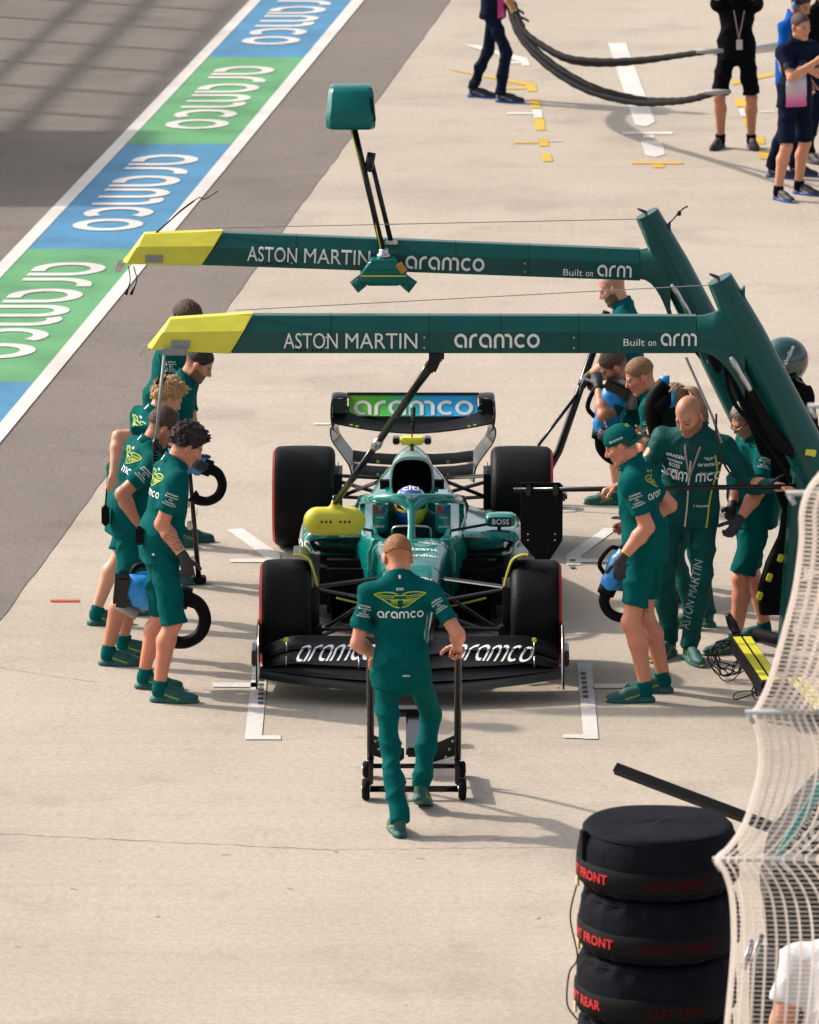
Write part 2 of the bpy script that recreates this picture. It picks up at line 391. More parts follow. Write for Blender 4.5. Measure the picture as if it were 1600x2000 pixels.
def person(label, foot_l, foot_r, face, H=1.8, lean=(0, 0), pel=(0, 0), toes=(0, 0), heel=(0, 0), twist=0, head=(0, 15, 0), hand_l=None, hand_r=None,
           pole_l=None, pole_r=None, curl=(35, 35), palm=(None, None), skin='fair', hair=None, beard=None, top='polo', topc='green', bottom='shorts', botc='green',
           shoe='green', glove=(False, False), h=0.0085, seed=1, belly=0.0, cap=False, group=None, sock='green', hem=0.0, ears=True, thick=1.0, buzz=None, sit=None, tattoo=None, hdir=(None, None), slen=.93):
    s = H/1.8; f = np.array([math.cos(R(face)), math.sin(R(face)), 0]); r = np.array([f[1], -f[0], 0]); up = np.array([0, 0, 1.])
    fl = np.array(foot_l, float); fr = np.array(foot_r, float)
    if len(fl) < 3: fl = np.append(fl, 0)
    if len(fr) < 3: fr = np.append(fr, 0)
    mid = (fl+fr)/2; root = thing('person', label, 'person', (mid[0], mid[1], 0), 0, group)
    P = mid*[1, 1, 0]+np.array([pel[0], pel[1], 0.945*s])
    # legs: keep hips within reach
    foot = {}
    for nm, q, t, hl, sd in (('l', fl, toes[0], heel[0], -1), ('r', fr, toes[1], heel[1], 1)):
        d = rotz(f, t); foot[nm] = (q, d, hl, sd)
    hipw = 0.092*s
    def ank(nm):
        q, d, hl, sd = foot[nm]; a = q-d*0.06*s+up*0.095*s
        if hl: a = q+d*0.10*s+ (rot_axis(-d*0.16*s+up*0.095*s, np.cross(up, d), hl))
        return a
    for _ in range(3):
        for nm in 'lr':
            hip = P+r*hipw*foot[nm][3]-up*0.02*s; L = np.linalg.norm(ank(nm)-hip); mx = 0.845*s
            if L > mx: P = P-up*(L-mx)
    lean = np.array([lean[0], lean[1], 0.]); TL = 0.50*s; lz = math.sqrt(max(TL**2-(lean**2).sum(), 0.01))
    N = P+lean+up*lz                                        # base of the neck
    tu = unit(N-P); sr = rotz(r, twist); sr = unit(sr-tu*np.dot(sr, tu)); tf = np.cross(tu, sr)
    tor = np.stack([sr, tf, tu], 1); pr = unit(r-tu*np.dot(r, tu)*0.5)
    pelM = np.stack([r, f, up], 1)
    sw = 0.188*s*(0.5+0.5*thick)
    S = {'r': N+sr*sw-tu*0.045*s, 'l': N-sr*sw-tu*0.045*s}
    hy, hp, hr_ = head
    hf = rotz(f, twist*0.6+hy); hx = np.cross(hf, up); hf2 = rot_axis(hf, hx, -hp); hu = np.cross(hx, hf2); hM = np.stack([hx, hf2, hu], 1)
    if hr_: 
        hx = rot_axis(hx, hf2, hr_); hu = np.cross(hx, hf2); hM = np.stack([hx, hf2, hu], 1)
    HC = N+tu*0.075*s+hu*0.105*s+hf2*0.035*s
    hw = lambda x, y, z: HC+(hM@np.array([x, y, z]))*s
    UA, FA = 0.29*s, 0.255*s
    arm = {}
    for nm, tgt, pole, sd in (('l', hand_l, pole_l, -1), ('r', hand_r, pole_r, 1)):
        if tgt is None: tgt = S[nm]-up*0.53*s+sr*sd*0.06*s+f*0.07*s
        if pole is None: pole = -f+sr*sd*0.35-up*0.2
        e, wv = ik(S[nm], tgt, UA, FA, pole); arm[nm] = (S[nm], e, wv, sd)
    leg = {}
    for nm in 'lr':
        q, d, hl, sd = foot[nm]; hip = P+r*hipw*sd-up*0.02*s
        k, a = ik(hip, ank(nm), 0.43*s, 0.42*s, d*1.0+r*sd*0.15) ; leg[nm] = (hip, k, a, sd)
    T = thick*.91
    # ---- torso pieces reused by body and clothes
    def torso(F, i, low=True):
        F.ell(P+(N-P)*0.02, npv((0.160*T*s+i, 0.112*s*T+i, 0.13*s+i)), pelM, 0.05*s)
        F.ell(P+(N-P)*0.32+tf*0.012*s+tf*belly*0.5, npv((0.148*T*s+i, 0.110*s*T+belly*.6+i, 0.16*s+i)), tor, 0.07*s)
        F.ell(P+(N-P)*0.68+tf*0.005*s, npv((0.168*T*s+i, 0.118*s*T+i, 0.19*s+i)), tor, 0.07*s)
        F.cap(S['l']-tu*0.012*s+sr*0.02*s, S['r']-tu*0.012*s-sr*0.02*s, 0.060*s+i, None, 0.05*s)
        for sd in (-1, 1): F.cap(N+tu*0.035*s+sr*0.03*s*sd-tf*0.005*s, S['r' if sd > 0 else 'l']+sr*sd*-0.03*s, 0.045*s+i, 0.05*s+i, 0.04*s)
    def hand_prims(F, nm, i=0.0, fingers=True):
        sh, e, wv, sd = arm[nm]; ix = 0 if nm == 'l' else 1
        d = unit(wv-e) if hdir[ix] is None else unit(hdir[ix])
        pn = palm[ix]; pn = -sr*sd if pn is None else np.array(pn, float); pn = unit(pn-d*np.dot(pn, d)); lat = np.cross(d, pn)   # lat across the palm
        th = lat if np.dot(lat, f+up*0.6) > 0 else -lat
        M = np.stack([lat, d, pn], 1)
        F.ell(wv+d*0.05*s, npv((0.040*s+i, 0.054*s+i, 0.018*s+i)), M, 0.012*s)
        F.cap(wv-d*0.01*s, wv+d*0.03*s, 0.024*s+i, 0.022*s+i, 0.015*s)
        if not fingers: return
        c = curl[ix]
        for q, (o, L) in enumerate(zip((0.029, 0.010, -0.010, -0.028), (0.072, 0.080, 0.074, 0.058))):
            b = wv+d*(0.092 if q in (1, 2) else 0.086)*s+th*o*s; dd = d; rr = 0.0092*s+i
            for j, fr_ in enumerate((0.45, 0.32, 0.23)):
                dd = unit(rot_axis(dd, np.cross(d, pn), c*(0.8+0.25*j+0.06*q))); e2 = b+dd*L*fr_*s
                F.cap(b, e2, rr, rr*0.92, 0.004*s); b = e2; rr *= 0.93
        b = wv+d*0.028*s+th*0.030*s; dd = unit(d*0.75+th*0.65+pn*0.35)
        for L in (0.045, 0.032, 0.024):
            e2 = b+dd*L*s; F.cap(b, e2, 0.0108*s+i, 0.0098*s+i, 0.006*s); b = e2; dd = unit(dd+d*0.25+pn*0.3*(c/45))
    # ---- skin
    B = Field(h)
    torso(B, -0.022*s)
    for nm in 'lr':
        sh, e, wv, sd = arm[nm]
        B.cap(sh, e, 0.054*s*T, 0.045*s*T, 0.03*s); m = e+(wv-e)*0.3
        B.cap(e, m, 0.046*s*T, 0.049*s*T, 0.02*s); B.cap(m, wv, 0.048*s*T, 0.028*s, 0.02*s)
        hand_prims(B, nm, -0.004 if glove[0 if nm == 'l' else 1] else 0.0, not glove[0 if nm == 'l' else 1])
        hip, k, a, sd = leg[nm]; q, d, hl, _ = foot[nm]
        bare = bottom == 'shorts'
        B.cap(hip, k, 0.076*s*T*(1 if bare else .72), 0.054*s*T*(1 if bare else .72), 0.03*s)
        if not bare: B.cap(k, a, .036*s, .030*s, .02*s)
        else:
            m = k+(a-k)*0.3-d*0.018*s
            B.cap(k, m, 0.054*s*T, 0.061*s*T, 0.03*s); B.cap(m, a, 0.060*s*T, 0.038*s*T, 0.025*s); B.ell(k+d*0.012*s, npv((0.045, 0.045, 0.05))*s*T, None, 0.02*s)
            B.cap(a, a-up*0.02*s, 0.036*s, 0.034*s, 0.02*s); B.cap(a-up*0.04*s, a-up*0.06*s+d*0.08*s, 0.026*s, 0.020*s, 0.01*s)
    B.cap(hw(0, -0.025, -0.05), N-tu*0.02*s-tf*0.005*s, 0.054*s*(.6+.4*T), 0.062*s*T, 0.025*s)
    B.ell(hw(0, -0.012, 0.033), npv((0.075, 0.096, 0.087))*s, hM, 0.03*s)
    B.ell(hw(0, 0.022, -0.035), npv((0.060, 0.070, 0.080))*s, hM, 0.03*s)
    for sd in (-1, 1):
        B.cap(hw(sd*0.050, 0.0, -0.068), hw(sd*0.018, 0.062, -0.098), 0.020*s, 0.017*s, 0.025*s)
        B.cap(hw(sd*0.034, 0.072, -0.02), hw(sd*0.05, 0.045, -0.015), 0.018*s, 0.018*s, 0.02*s)
        if ears:
            B.ell(hw(sd*0.081, -0.012, -0.008), npv((0.010, 0.021, 0.033))*s, hM@np.array(Matrix.Rotation(R(-22*sd), 3, 'Z')), 0.006*s)
            B.ell(hw(sd*0.079, -0.004, -0.034), npv((0.009, 0.011, 0.013))*s, hM, 0.008*s)
    B.cap(hw(-0.036, 0.078, 0.018), hw(0.036, 0.078, 0.018), 0.013*s, None, 0.015*s)
    B.cap(hw(0, 0.090, 0.006), hw(0, 0.112, -0.026), 0.008*s, 0.012*s, 0.012*s)
    for sd in (-1, 1): B.cap(hw(sd*0.009, 0.100, -0.034), hw(sd*0.009, 0.096, -0.034), 0.008*s, None, 0.008*s)
    B.cap(hw(-0.018, 0.088, -0.058), hw(0.018, 0.088, -0.058), 0.0065*s, None, 0.006*s); B.cap(hw(-0.016, 0.087, -0.070), hw(0.016, 0.087, -0.070), 0.0075*s, None, 0.006*s)
    B.cap(hw(-0.008, 0.076, -0.102), hw(0.008, 0.076, -0.102), 0.017*s, None, 0.02*s)
    V, Fc = B.mesh()
    q = ((V-HC)@hM)/s
    C = np.tile(np.array(SKIN[skin]), (len(V), 1)); x, y, z = q[:, 0], q[:, 1], q[:, 2]
    rnd = np.random.RandomState(seed)
    blot = 1+0.07*np.sin(17*V[:, 0]+3*seed)*np.sin(15*V[:, 1]+1)*np.sin(14*V[:, 2]); C *= blot[:, None]
    onhead = (np.abs(z) < 0.14) & (np.abs(x) < 0.11) & (y > -0.125) & (y < 0.14)
    def paint(mask, c, a):
        C[mask] = C[mask]*(1-a)+np.array(c)*a
    paint(onhead & (np.abs(x) > 0.074) & (z < 0.035), (0.62, 0.2, 0.14), 0.5)                       # ears
    paint(onhead & (y > 0.07) & (z > -0.04) & (z < -0.005) & (np.abs(x) < 0.05), (0.62, 0.22, 0.16), 0.35)
    paint(onhead & (y > 0.08) & (z > -0.077) & (z < -0.052) & (np.abs(x) < 0.024), (0.42, 0.12, 0.10), 0.6)   # lips
    for sd in (-1, 1):
        paint(onhead & (y > 0.055) & (np.abs(x-sd*0.032) < 0.014) & (np.abs(z-0.001) < 0.0055), (0.05, 0.035, 0.03), 0.85)
        paint(onhead & (y > 0.06) & (np.abs(x-sd*0.034) < 0.019) & (np.abs(z-0.022-0.1*(0.02-np.abs(np.abs(x)-0.034))) < 0.006), HAIRC[hair[1]] if hair else (0.12, 0.07, 0.05), 0.7)
    if beard:
        bm_ = onhead & (z < -0.028-0.25*np.clip(y-0.03, 0, .05)) & (y > -0.008) & (z > -0.135) & ~((np.abs(x) < 0.022) & (z > -0.078) & (z < -0.052) & (y > .08)) & ~((y > 0.07) & (z > -0.043))
        paint(bm_, HAIRC[beard[0]], beard[1])
    if hair and hair[0] in ('short', 'crop', 'curly') and not buzz:
        line = np.where(y > 0.03, 0.066, 0.030+np.clip(-(y-0.045), 0, .2)*(-0.62)); mk = onhead & (z > line-.012) & (np.abs(x) < 0.080)
        paint(mk, HAIRC[hair[1]], .42); paint(mk & (z > line+.02), HAIRC[hair[1]], .5)
    if buzz:
        line = 0.055+np.clip(-(y-0.06), 0, .2)*(-0.75)
        paint(onhead & (z > np.where(y > 0.03, 0.068, line)) & (np.abs(x) < 0.078), HAIRC[buzz[0]], buzz[1])
    if tattoo:
        sh, e, wv, sd = arm[tattoo]; t = ((V-e)@(wv-e))/((wv-e)@(wv-e)); dist = np.linalg.norm(V-(e+np.outer(t, wv-e)), axis=1)
        mk = (t > 0.25) & (t < 0.95) & (dist < 0.06) & (np.sin(150*t+8*np.sin(90*V[:, 0]))*np.sin(210*V[:, 1]+40*t) > 0.15) & (np.abs((V-e)@up*0+np.sin(t*3)) > .2) & (((V-e)@np.array([0, -1, 0])) > 0.005)
        paint(mk, (0.06, 0.05, 0.06), 0.75)
    body = np_mesh('body', V, Fc, M_skin, root, C)
    ch = max(h, 0.009)
    # ---- top
    tm = TOPM[topc]; F = Field(ch); i = 0.010*s
    torso(F, i)
    F.cap(P+up*.10*s-r*.055*s, P-up*.10*s-r*.06*s, .128*s*T+belly*.3, .135*s*T+belly*.2, 0.05*s); F.cap(P+up*.10*s+r*.055*s, P-up*.10*s+r*.06*s, .128*s*T+belly*.3, .135*s*T+belly*.2, 0.05*s)
    long = top in ('suit', 'jacket')
    for nm in 'lr':
        sh, e, wv, sd = arm[nm]; u = unit(e-sh)
        if long:
            F.cap(sh, e, 0.066*s*T, 0.056*s*T, 0.04*s); w2 = e+(wv-e)*0.93; F.cap(e, w2, 0.056*s*T, 0.042*s, 0.025*s, [(w2, unit(wv-e))])
        else:
            en = sh+(e-sh)*0.70; F.cap(sh, sh+(e-sh)*0.86, 0.067*s*T, 0.066*s*T, 0.045*s, [(en, u)])
            F.cap(en-u*0.035*s, en-u*0.004*s, 0.069*s*T, 0.069*s*T, 0.006*s, [(en+u*.001, u), (en-u*0.032*s, -u)])
    nb = N+tu*0.02*s+tf*0.004*s; nt = N+tu*0.086*s+tf*0.012*s
    cn = unit(tu*0.93+tf*-0.30)
    F.cap(N-tu*0.02*s, nt+tu*0.03*s, 0.082*s*(.5+.5*T), 0.067*s*(.5+.5*T), 0.02*s, [(nt-tu*0.012*s, unit(tu*0.9+tf*0.45))])
    hz = P[2]-0.085*s+hem
    V, Fc = F.mesh(cuts=[((P[0], P[1], hz), unit(-up+0.0*f))], noise=cloth_noise(0.0105 if top != 'suit' else 0.0125, seed, 26))
    shirt = np_mesh('jacket' if long else 'shirt', V, Fc, tm, root)
    if not long:                                                        # turned-down collar, open at the throat
        rings = []
        for t_ in np.linspace(-148, 148, 33):
            a_ = R(t_); o_ = -tf*math.cos(a_)+sr*math.sin(a_); fr_ = .5-.5*math.cos(a_); cN = N+tf*(.012+.012*fr_)*s
            rings.append([cN+o_*(.060*(.4+.6*T)+.000)*s+tu*(.070-.034*fr_)*s, cN+o_*(.064*(.4+.6*T))*s+tu*(.094-.045*fr_)*s, cN+o_*(.069*(.4+.6*T))*s+tu*(.093-.045*fr_)*s, cN+o_*(.088*(.4+.6*T))*s+tu*(.048-.035*fr_)*s, cN+o_*(.084*(.4+.6*T))*s+tu*(.044-.035*fr_)*s])
        mb = MB(); mb.loft(rings); mb.build('collar', tm, shirt, True)
        if topc == 'green':
            mb = MB(); mb.loft([[N-tf*s*(.064*(.4+.6*T)-.010+.0015)+tu*.093*s+sr*w_, N-tf*s*(.0895*(.4+.6*T)-.012+.0015)+tu*.047*s+sr*w_] for w_ in (-.006*s, .006*s)], False, False); mb.build('collar_stripe', M_white, shirt)
    # ---- bottoms
    F = Field(ch); i = 0.014*s
    F.ell(P-up*0.02*s, npv((0.160*T*s, 0.113*s*T, 0.13*s)), pelM, 0.04*s)
    for nm in 'lr':
        hip, k, a, sd = leg[nm]; u = unit(k-hip); q, d, hl, _ = foot[nm]
        if bottom == 'shorts':
            en = hip+(k-hip)*slen if slen <= 1 else k+(a-k)*(slen-1)
            F.cap(hip+u*0.01*s, k+u*0.12*s, 0.094*s*T, 0.086*s*T, 0.03*s, [(en, u)])
        else:
            F.cap(hip+u*0.01*s, k, 0.092*s*T, 0.066*s*T, 0.035*s); u2 = unit(a-k); en = k+(a-k)*0.96
            F.cap(k, k+(a-k)*.45-d*.01*s, 0.067*s*T, 0.066*s*T, 0.03*s); F.cap(k+(a-k)*.4-d*.01*s, a+u2*0.07*s, 0.066*s*T, 0.060*s, 0.03*s, [(a+u2*.015*s, u2)])
    V, Fc = F.mesh(noise=cloth_noise(0.0100 if bottom == 'shorts' else 0.0115, seed+5, 36), cuts=[((P[0], P[1], P[2]+0.10*s), up)])
    bot = np_mesh('shorts' if bottom == 'shorts' else 'trousers', V, Fc, TOPM[botc], root)
    # ---- shoes and socks
    for nm in 'lr':
        q, d, hl, sd = foot[nm]; lx = np.cross(d, up); M0 = np.stack([lx, d, up], 1); o = q.copy(); Rm = np.eye(3)
        if hl:
            Rm = np.array(Matrix.Rotation(R(hl), 3, Vector(np.cross(up, d)))); piv = q+d*0.10*s
        def fw(x_, y_, z_):
            v = M0@np.array([x_, y_, z_])*s
            return q+v if not hl else piv+Rm@(v-d*0.10*s)
        Mf = Rm@M0; F = Field(.0055 if h < .0095 else .0085); dn = -(Rm@up)
        F.ell(fw(0, 0.095, 0.030), npv((0.043, 0.092, 0.036))*s, Mf, 0.015); F.ell(fw(0, 0.03, 0.05), npv((0.037, 0.075, 0.042))*s, Mf, 0.025)
        F.cap(fw(0, -0.062, 0.04), fw(0, -0.066, 0.098), 0.036*s, 0.037*s, 0.02, [(fw(0, -0.06, 0.100), unit(-dn+0.35*(Rm@d)))]); F.cap(fw(0, -.045, .085), fw(0, .055, .062), .030*s, .026*s, .02)
        F.ell(fw(0, 0.060, 0.010), npv((0.050, 0.135, 0.028))*s, Mf, 0.006); F.ell(fw(0, -0.065, 0.014), npv((0.044, 0.058, 0.034))*s, Mf, 0.008)
        V, Fc = F.mesh(cuts=[(fw(0, 0, 0.002), dn)])
        L = (V-fw(0, 0, 0))@Mf/s; C = np.tile(np.array(SHOEC[shoe][0]), (len(V), 1))
        sole = L[:, 2] < 0.020+0.012*np.clip(-L[:, 1]/0.1, 0, 1); C[sole] = SHOEC[shoe][1]
        gr_ = sole & (np.sin(L[:, 1]*190) > .75); C[gr_] = np.array(SHOEC[shoe][1])*.45
        st = (np.abs(L[:, 2]-(0.046-.28*L[:, 1])) < 0.0042) & (L[:, 1] > -0.06) & (L[:, 1] < 0.07) & (~sole); C[st] = SHOEC[shoe][2]
        tip = (L[:, 1] > 0.182) & (L[:, 2] < 0.026) & (L[:, 2] > .012); C[tip] = SHOEC[shoe][2]
        lace = (L[:, 1] > 0.0) & (L[:, 1] < 0.11) & (np.abs(L[:, 0]) < 0.020) & (np.sin(L[:, 1]*260) > 0.35) & (L[:, 2] > 0.05); C[lace] = SHOEC[shoe][3]
        np_mesh('shoe', V, Fc, M_shoe, root, C)
        if bottom == 'shorts':
            hip, k, a, _ = leg[nm]; u2 = unit(k-a); F = Field(0.0085); tpl = a+u2*0.042*s
            F.cap(a-up*0.03*s, a+u2*0.1*s, 0.048*s, 0.049*s, 0.01, [(tpl, u2)]); V, Fc = F.mesh(noise=cloth_noise(0.002, seed, 60)); np_mesh('sock', V, Fc, TOPM[sock], root)
    for ix, nm in enumerate('lr'):
        if glove[ix]:
            sh, e, wv, sd = arm[nm]; F = Field(0.0055 if h < 0.01 else 0.008); hand_prims(F, nm, 0.0025); u = unit(wv-e)
            F.cap(wv-u*0.05*s, wv+u*0.01*s, 0.033*s, 0.031*s, 0.012, [(wv-u*0.045*s, -u)]); V, Fc = F.mesh(); g = np_mesh('glove', V, Fc, M_glove, root)
            mb = MB(); tv = [wv-u*0.047*s+0.033*s*(math.cos(t)*np.cross(u, unit(sr+0.1))+math.sin(t)*np.cross(u, np.cross(u, unit(sr+.1)))) for t in np.linspace(0, 6.283, 17)]
            mb.tube(tv, 0.0045*s, 6, False); mb.build('cuff', M_yellow, g)
    # ---- hair
    if hair:
        kind, hc = hair; F = Field(min(h, 0.0075) if kind != 'curly' else 0.006)
        th = dict(short=0.007, crop=0.012, curly=0.022, messy=0.020, pony=0.016)[kind]
        F.ell(hw(0, -0.014, 0.036), npv((0.076+th*.8, 0.096+th*.8, 0.087+th))*s, hM, 0.02*s)
        if kind in ('curly', 'messy'):
            F.ell(hw(0, 0.045, 0.085), npv((0.062, 0.055, 0.042))*s, hM, 0.02*s)
        if kind in ('messy', 'pony'): F.ell(hw(0, -0.07, 0.0), npv((0.068, 0.05, 0.075))*s, hM, 0.02*s)
        cuts = [(hw(0, 0.076, 0.072), hM@unit((0, 0.80, -0.62))), (hw(0, -0.02, -0.012 if kind not in ('messy',) else -0.03), hM@unit((0, 0.35, -1))), ]
        if kind == 'pony': cuts = cuts[:1]+[(hw(0, -0.02, -0.05), hM@unit((0, 0.2, -1)))]
        if kind in ('short', 'crop'): cuts.append((hw(0, -0.09, 0.012 if kind == 'short' else -.02), hM@unit((0, -0.1, -1)))); cuts.append((hw(0, -.02, .012 if kind == 'short' else -.002), hM@unit((0, .15, -1))))
        am = dict(short=0.0022, crop=0.0045, curly=0.013, messy=0.008, pony=0.004)[kind]; fr = dict(short=300, crop=210, curly=105, messy=100, pony=130)[kind]/s
        rs = np.random.RandomState(seed+3).rand(6)*6
        def nz(X, Y, Z):
            wx = X+0.02*np.sin(40*Z+rs[0]); wy = Y+0.02*np.sin(36*X+rs[1])
            return am*(np.sin(fr*wx+rs[2]+40*Z)*np.sin(fr*wy+rs[3]) + 0.7*np.sin(fr*1.3*Z+rs[4]+30*X)*np.sin(fr*0.9*wx-fr*.6*wy+rs[5]))
        V, Fc = F.mesh(cuts=cuts, noise=nz); L = (V-HC)@hM/s
        g = (0.55+0.5*np.random.RandomState(seed).rand(len(V)))*(1+.2*np.sin(310*L[:, 0]+60*L[:, 1]+9*np.sin(60*L[:, 2]))); C = np.array(HAIRC[hc])[None]*g[:, None]
        hm = np_mesh('hair', V, Fc, M_hair, root, C)
        ln, ns, wd_ = dict(short=(.007, 500, .0016), crop=(.011, 600, .002), curly=(.017, 520, .0038), messy=(.022, 560, .0032), pony=(.010, 250, .002))[kind]; rg = np.random.RandomState(seed+9); mb = MB()
        for ii in rg.randint(0, len(V), ns if h < .0098 else ns//3):
            p = V[ii]; nn = unit(p-HC); dd = unit(nn+rg.normal(0, .55, 3)+(hf2*.35 if kind != 'curly' else 0)); t1 = unit(np.cross(dd, rg.normal(0, 1, 3))); t2 = np.cross(dd, t1); l_ = ln*rg.uniform(.6, 1.3)*s; b_ = p-nn*.003; c_ = b_+dd*l_*.6+rg.normal(0, .25, 3)*l_*.3; e_ = b_+dd*l_+rg.normal(0, .4, 3)*l_*.4
            mb.add([b_+t1*wd_, b_-t1*wd_*.5+t2*wd_, b_-t1*wd_*.5-t2*wd_, c_+t1*wd_*.8, c_-t1*wd_*.4+t2*wd_*.8, c_-t1*wd_*.4-t2*wd_*.8, e_], [[0, 1, 4, 3], [1, 2, 5, 4], [2, 0, 3, 5], [3, 4, 6], [4, 5, 6], [5, 3, 6]])
        mb.build('hair_tufts', mat('hair_tuft_'+hc, tuple(1.15*q_ for q_ in HAIRC[hc]), .5, var=.5, vscale=90, spec=.4), hm, False)
        if kind == 'pony':
            mb = MB(); rr = random.Random(4); base = hw(0, -0.115, 0.055)
            for q_ in range(60):
                a_ = rr.uniform(-1, 1); b_ = rr.uniform(-1, 1); pts = [hw(a_*.02, -.10, .06+b_*.015), hw(a_*0.035, -0.165+b_*.01, 0.05), hw(a_*0.05, -0.19+b_*.02, -0.05), hw(a_*0.035, -0.17+b_*.03, -0.15-rr.random()*.08)]
                mb.tube(catmull(pts, 5), [0.006, 0.008, 0.007, 0.002], 5)
            mb.build('ponytail', mat('hair_strands', HAIRC[hc], 0.5, var=.35, vscale=80), hm, True)
    info = dict(root=root, body=body, shirt=shirt, bot=bot, P=P, N=N, S=S, f=f, r=r, tf=tf, sr=sr, tu=tu, arm=arm, leg=leg, hw=hw, hM=hM, HC=HC, s=s, T=T)
    if cap:
        F = Field(0.007); F.ell(hw(0, -0.014, 0.040), npv((0.086, 0.108, 0.095))*s, hM, 0.01)
        V, Fc = F.mesh(cuts=[(hw(0, 0, 0.022), hM@unit((0, 0.0, -1)))]); c = np_mesh('cap', V, Fc, TOPM['green'], root)
        mb = MB(); rings = []; sgn = -1
        for t in np.linspace(-1, 1, 13):
            w_ = 0.082*t; dpt = 0.065*math.sqrt(max(1-t*t, 0.0))+0.008; y0 = sgn*(0.075*math.sqrt(max(1-(t*.95)**2, 0))+0.018); zz = 0.026-0.02*t*t
            rings.append([hw(w_, y0, zz+.004), hw(w_, y0+sgn*dpt, zz-0.022), hw(w_, y0+sgn*dpt, zz-0.028), hw(w_, y0, zz-.002)])
        mb.loft(rings); mb.build('cap_peak', TOPM['green'], c, True); info['cap'] = c
    return info

# ---- marks on clothes
def panel2d(w_, y0, y1, nx=8, ny=14):
    V = [(-w_/2+w_*i/nx, y0+(y1-y0)*j/ny) for j in range(ny+1) for i in range(nx+1)]
    return V, [[j*(nx+1)+i, j*(nx+1)+i+1, (j+1)*(nx+1)+i+1, (j+1)*(nx+1)+i] for j in range(ny) for i in range(nx)], 0
def wings2d():
    V = []; Fc = []
    def put(pts, w):
        a, b = strip2d(pts, w); o = len(V); V.extend(a); Fc.extend([[o+i for i in f] for f in b])
    for sg in (-1, 1):
        put([(sg*x, y) for x, y in catmull([(0.12, .62), (.4, .70), (.8, .72), (1.25, .66)], 4)], .05)
        put([(sg*x, y) for x, y in catmull([(1.25, .66), (.95, .48), (.62, .26), (.3, .06), (.05, 0)], 4)], .05)
        for t in (0.08, .2, .32, .44, .56, .68):
            put([(sg*(.12+.1*t), .42-.1*t), (sg*(.10+t*1.1), .10+.62*t*t+.06*t)], .04)
        for y in (.62, .54): put([(sg*.3, y-.08), (sg*(1.0+(y-.55)), y)], .03)
    put([(-.3, .36), (.3, .36), (.3, .56), (-.3, .56), (-.3, .36)], .045)
    return V, Fc, 0.0
def bars2d(words, gap=0.45, bold=0.01):
    """a column of small sponsor words, centred"""
    V = []; Fc = []; y = 0
    for t, hgt in words:
        a, b, wd = text2d(t, 1.0, bold); o = len(V); V += [(p[0]*hgt-wd*hgt/2, p[1]*hgt+y-hgt) for p in a]; Fc += [[o+i for i in f] for f in b]; y -= hgt+gap*hgt
    return V, Fc, 0
SLEEVE = [('coinbase', 1.0), ('ServiceNow', .8), ('Citi', .8), ('Valvoline', .8), ('COGNIZANT', .7)]
def mark(I, target, shapes, n, name, m, reach=0.5, off=0.003):
    return decal(name, shapes, obj_bvh(target), n, m, target, off, reach)
def back_marks(I, big=0.24, up_=1.0):
    s = I['s']; n = -I['tf']; rt = I['sr']; u = I['tu']; N = I['N']
    c = lambda d: N-u*d*s+n*0.16*s
    bv = obj_bvh(I['shirt'])
    decal('sponsor_lettering', [place2d(round_word('aramco', .2), 0.039*s, basis(c(0.178), rt, u))], bv, n, M_white, I['shirt'])
    decal('wing_emblem', [place2d(wings2d(), 0.120*s, basis(c(0.118), rt, u))], bv, n, M_lime, I['shirt'])
    decal('collar_lettering', [place2d(text2d('BOSS', 1.0, .03), 0.013*s, basis(c(0.020), rt, u))], bv, n, M_white, I['shirt'])
def sleeve_marks(I, side, sc=0.016, words=SLEEVE, dn=0.06):
    sh, e, wv, sd = I['arm'][side]; ax = unit(e-sh); out = unit(np.array([0, -1., 0.12])-ax*np.dot([0, -1., 0.12], ax)); rt = np.cross(-ax, out)
    o = sh+ax*dn*I['s']+out*0.09
    decal('sleeve_lettering', [place2d(bars2d(words), sc*I['s'], basis(o, rt, -ax), False)], obj_bvh(I['shirt']), out, M_white, I['shirt'], .003, .25)
# ---------------------------------------------------------------- shared materials
GREEN = (0.003, 0.092, 0.078)
M_skin = mat('skin', (.5, .3, .2), 0.45, attr='Col', bump=0.12, bscale=300, var=.06, vscale=30, sss=0.12, spec=.45)
M_shoe = mat('shoe_fabric', (.02, .1, .1), 0.6, attr='Col', bump=0.15, bscale=400)
M_hair = mat('hair', (.1, .06, .04), 0.55, attr='Col', bump=0.6, bscale=260, spec=.4)
M_glove = mat('glove_rubber', (0.016, 0.015, 0.019), 0.55, bump=.3, bscale=180, var=.3, vscale=40)
M_yellow = mat('yellow_rubber', (0.62, 0.55, 0.02), 0.5)
M_white = mat('white_print', (0.78, 0.78, 0.76), 0.6, var=.05, vscale=60)
M_lime = mat('lime_print', (0.42, 0.50, 0.03), 0.6)
TOPM = dict(green=mat('team_polo_cloth', (0.0004, 0.086, 0.083), 0.85, bump=1.0, bscale=11, var=.16, vscale=9, spec=.06),
            suit=mat('team_suit_cloth', (0.0004, 0.064, 0.061), 0.6, spec=.15, bump=1.0, bscale=17, var=.14, vscale=14),
            dgreen=mat('dark_team_cloth', (0.002, 0.035, 0.034), 0.65, bump=.25, bscale=80, var=.15, vscale=10),
            navy=mat('navy_cloth', c=(0.006, 0.010, 0.028), rough=0.8, spec=.06, bump=.5, bscale=18, var=.2, vscale=9),
            black=mat('black_cloth', c=(0.004, 0.004, 0.006), rough=.85, spec=.06, bump=.5, bscale=18, var=.2, vscale=9),
            blue=mat('blue_cloth', c=(0.004, 0.09, 0.40), rough=0.8, spec=.06, bump=.5, bscale=18, var=.12, vscale=9),
            white=mat('white_cloth', (0.62, 0.60, 0.62), 0.8, bump=.3, bscale=60, var=.05, vscale=9))
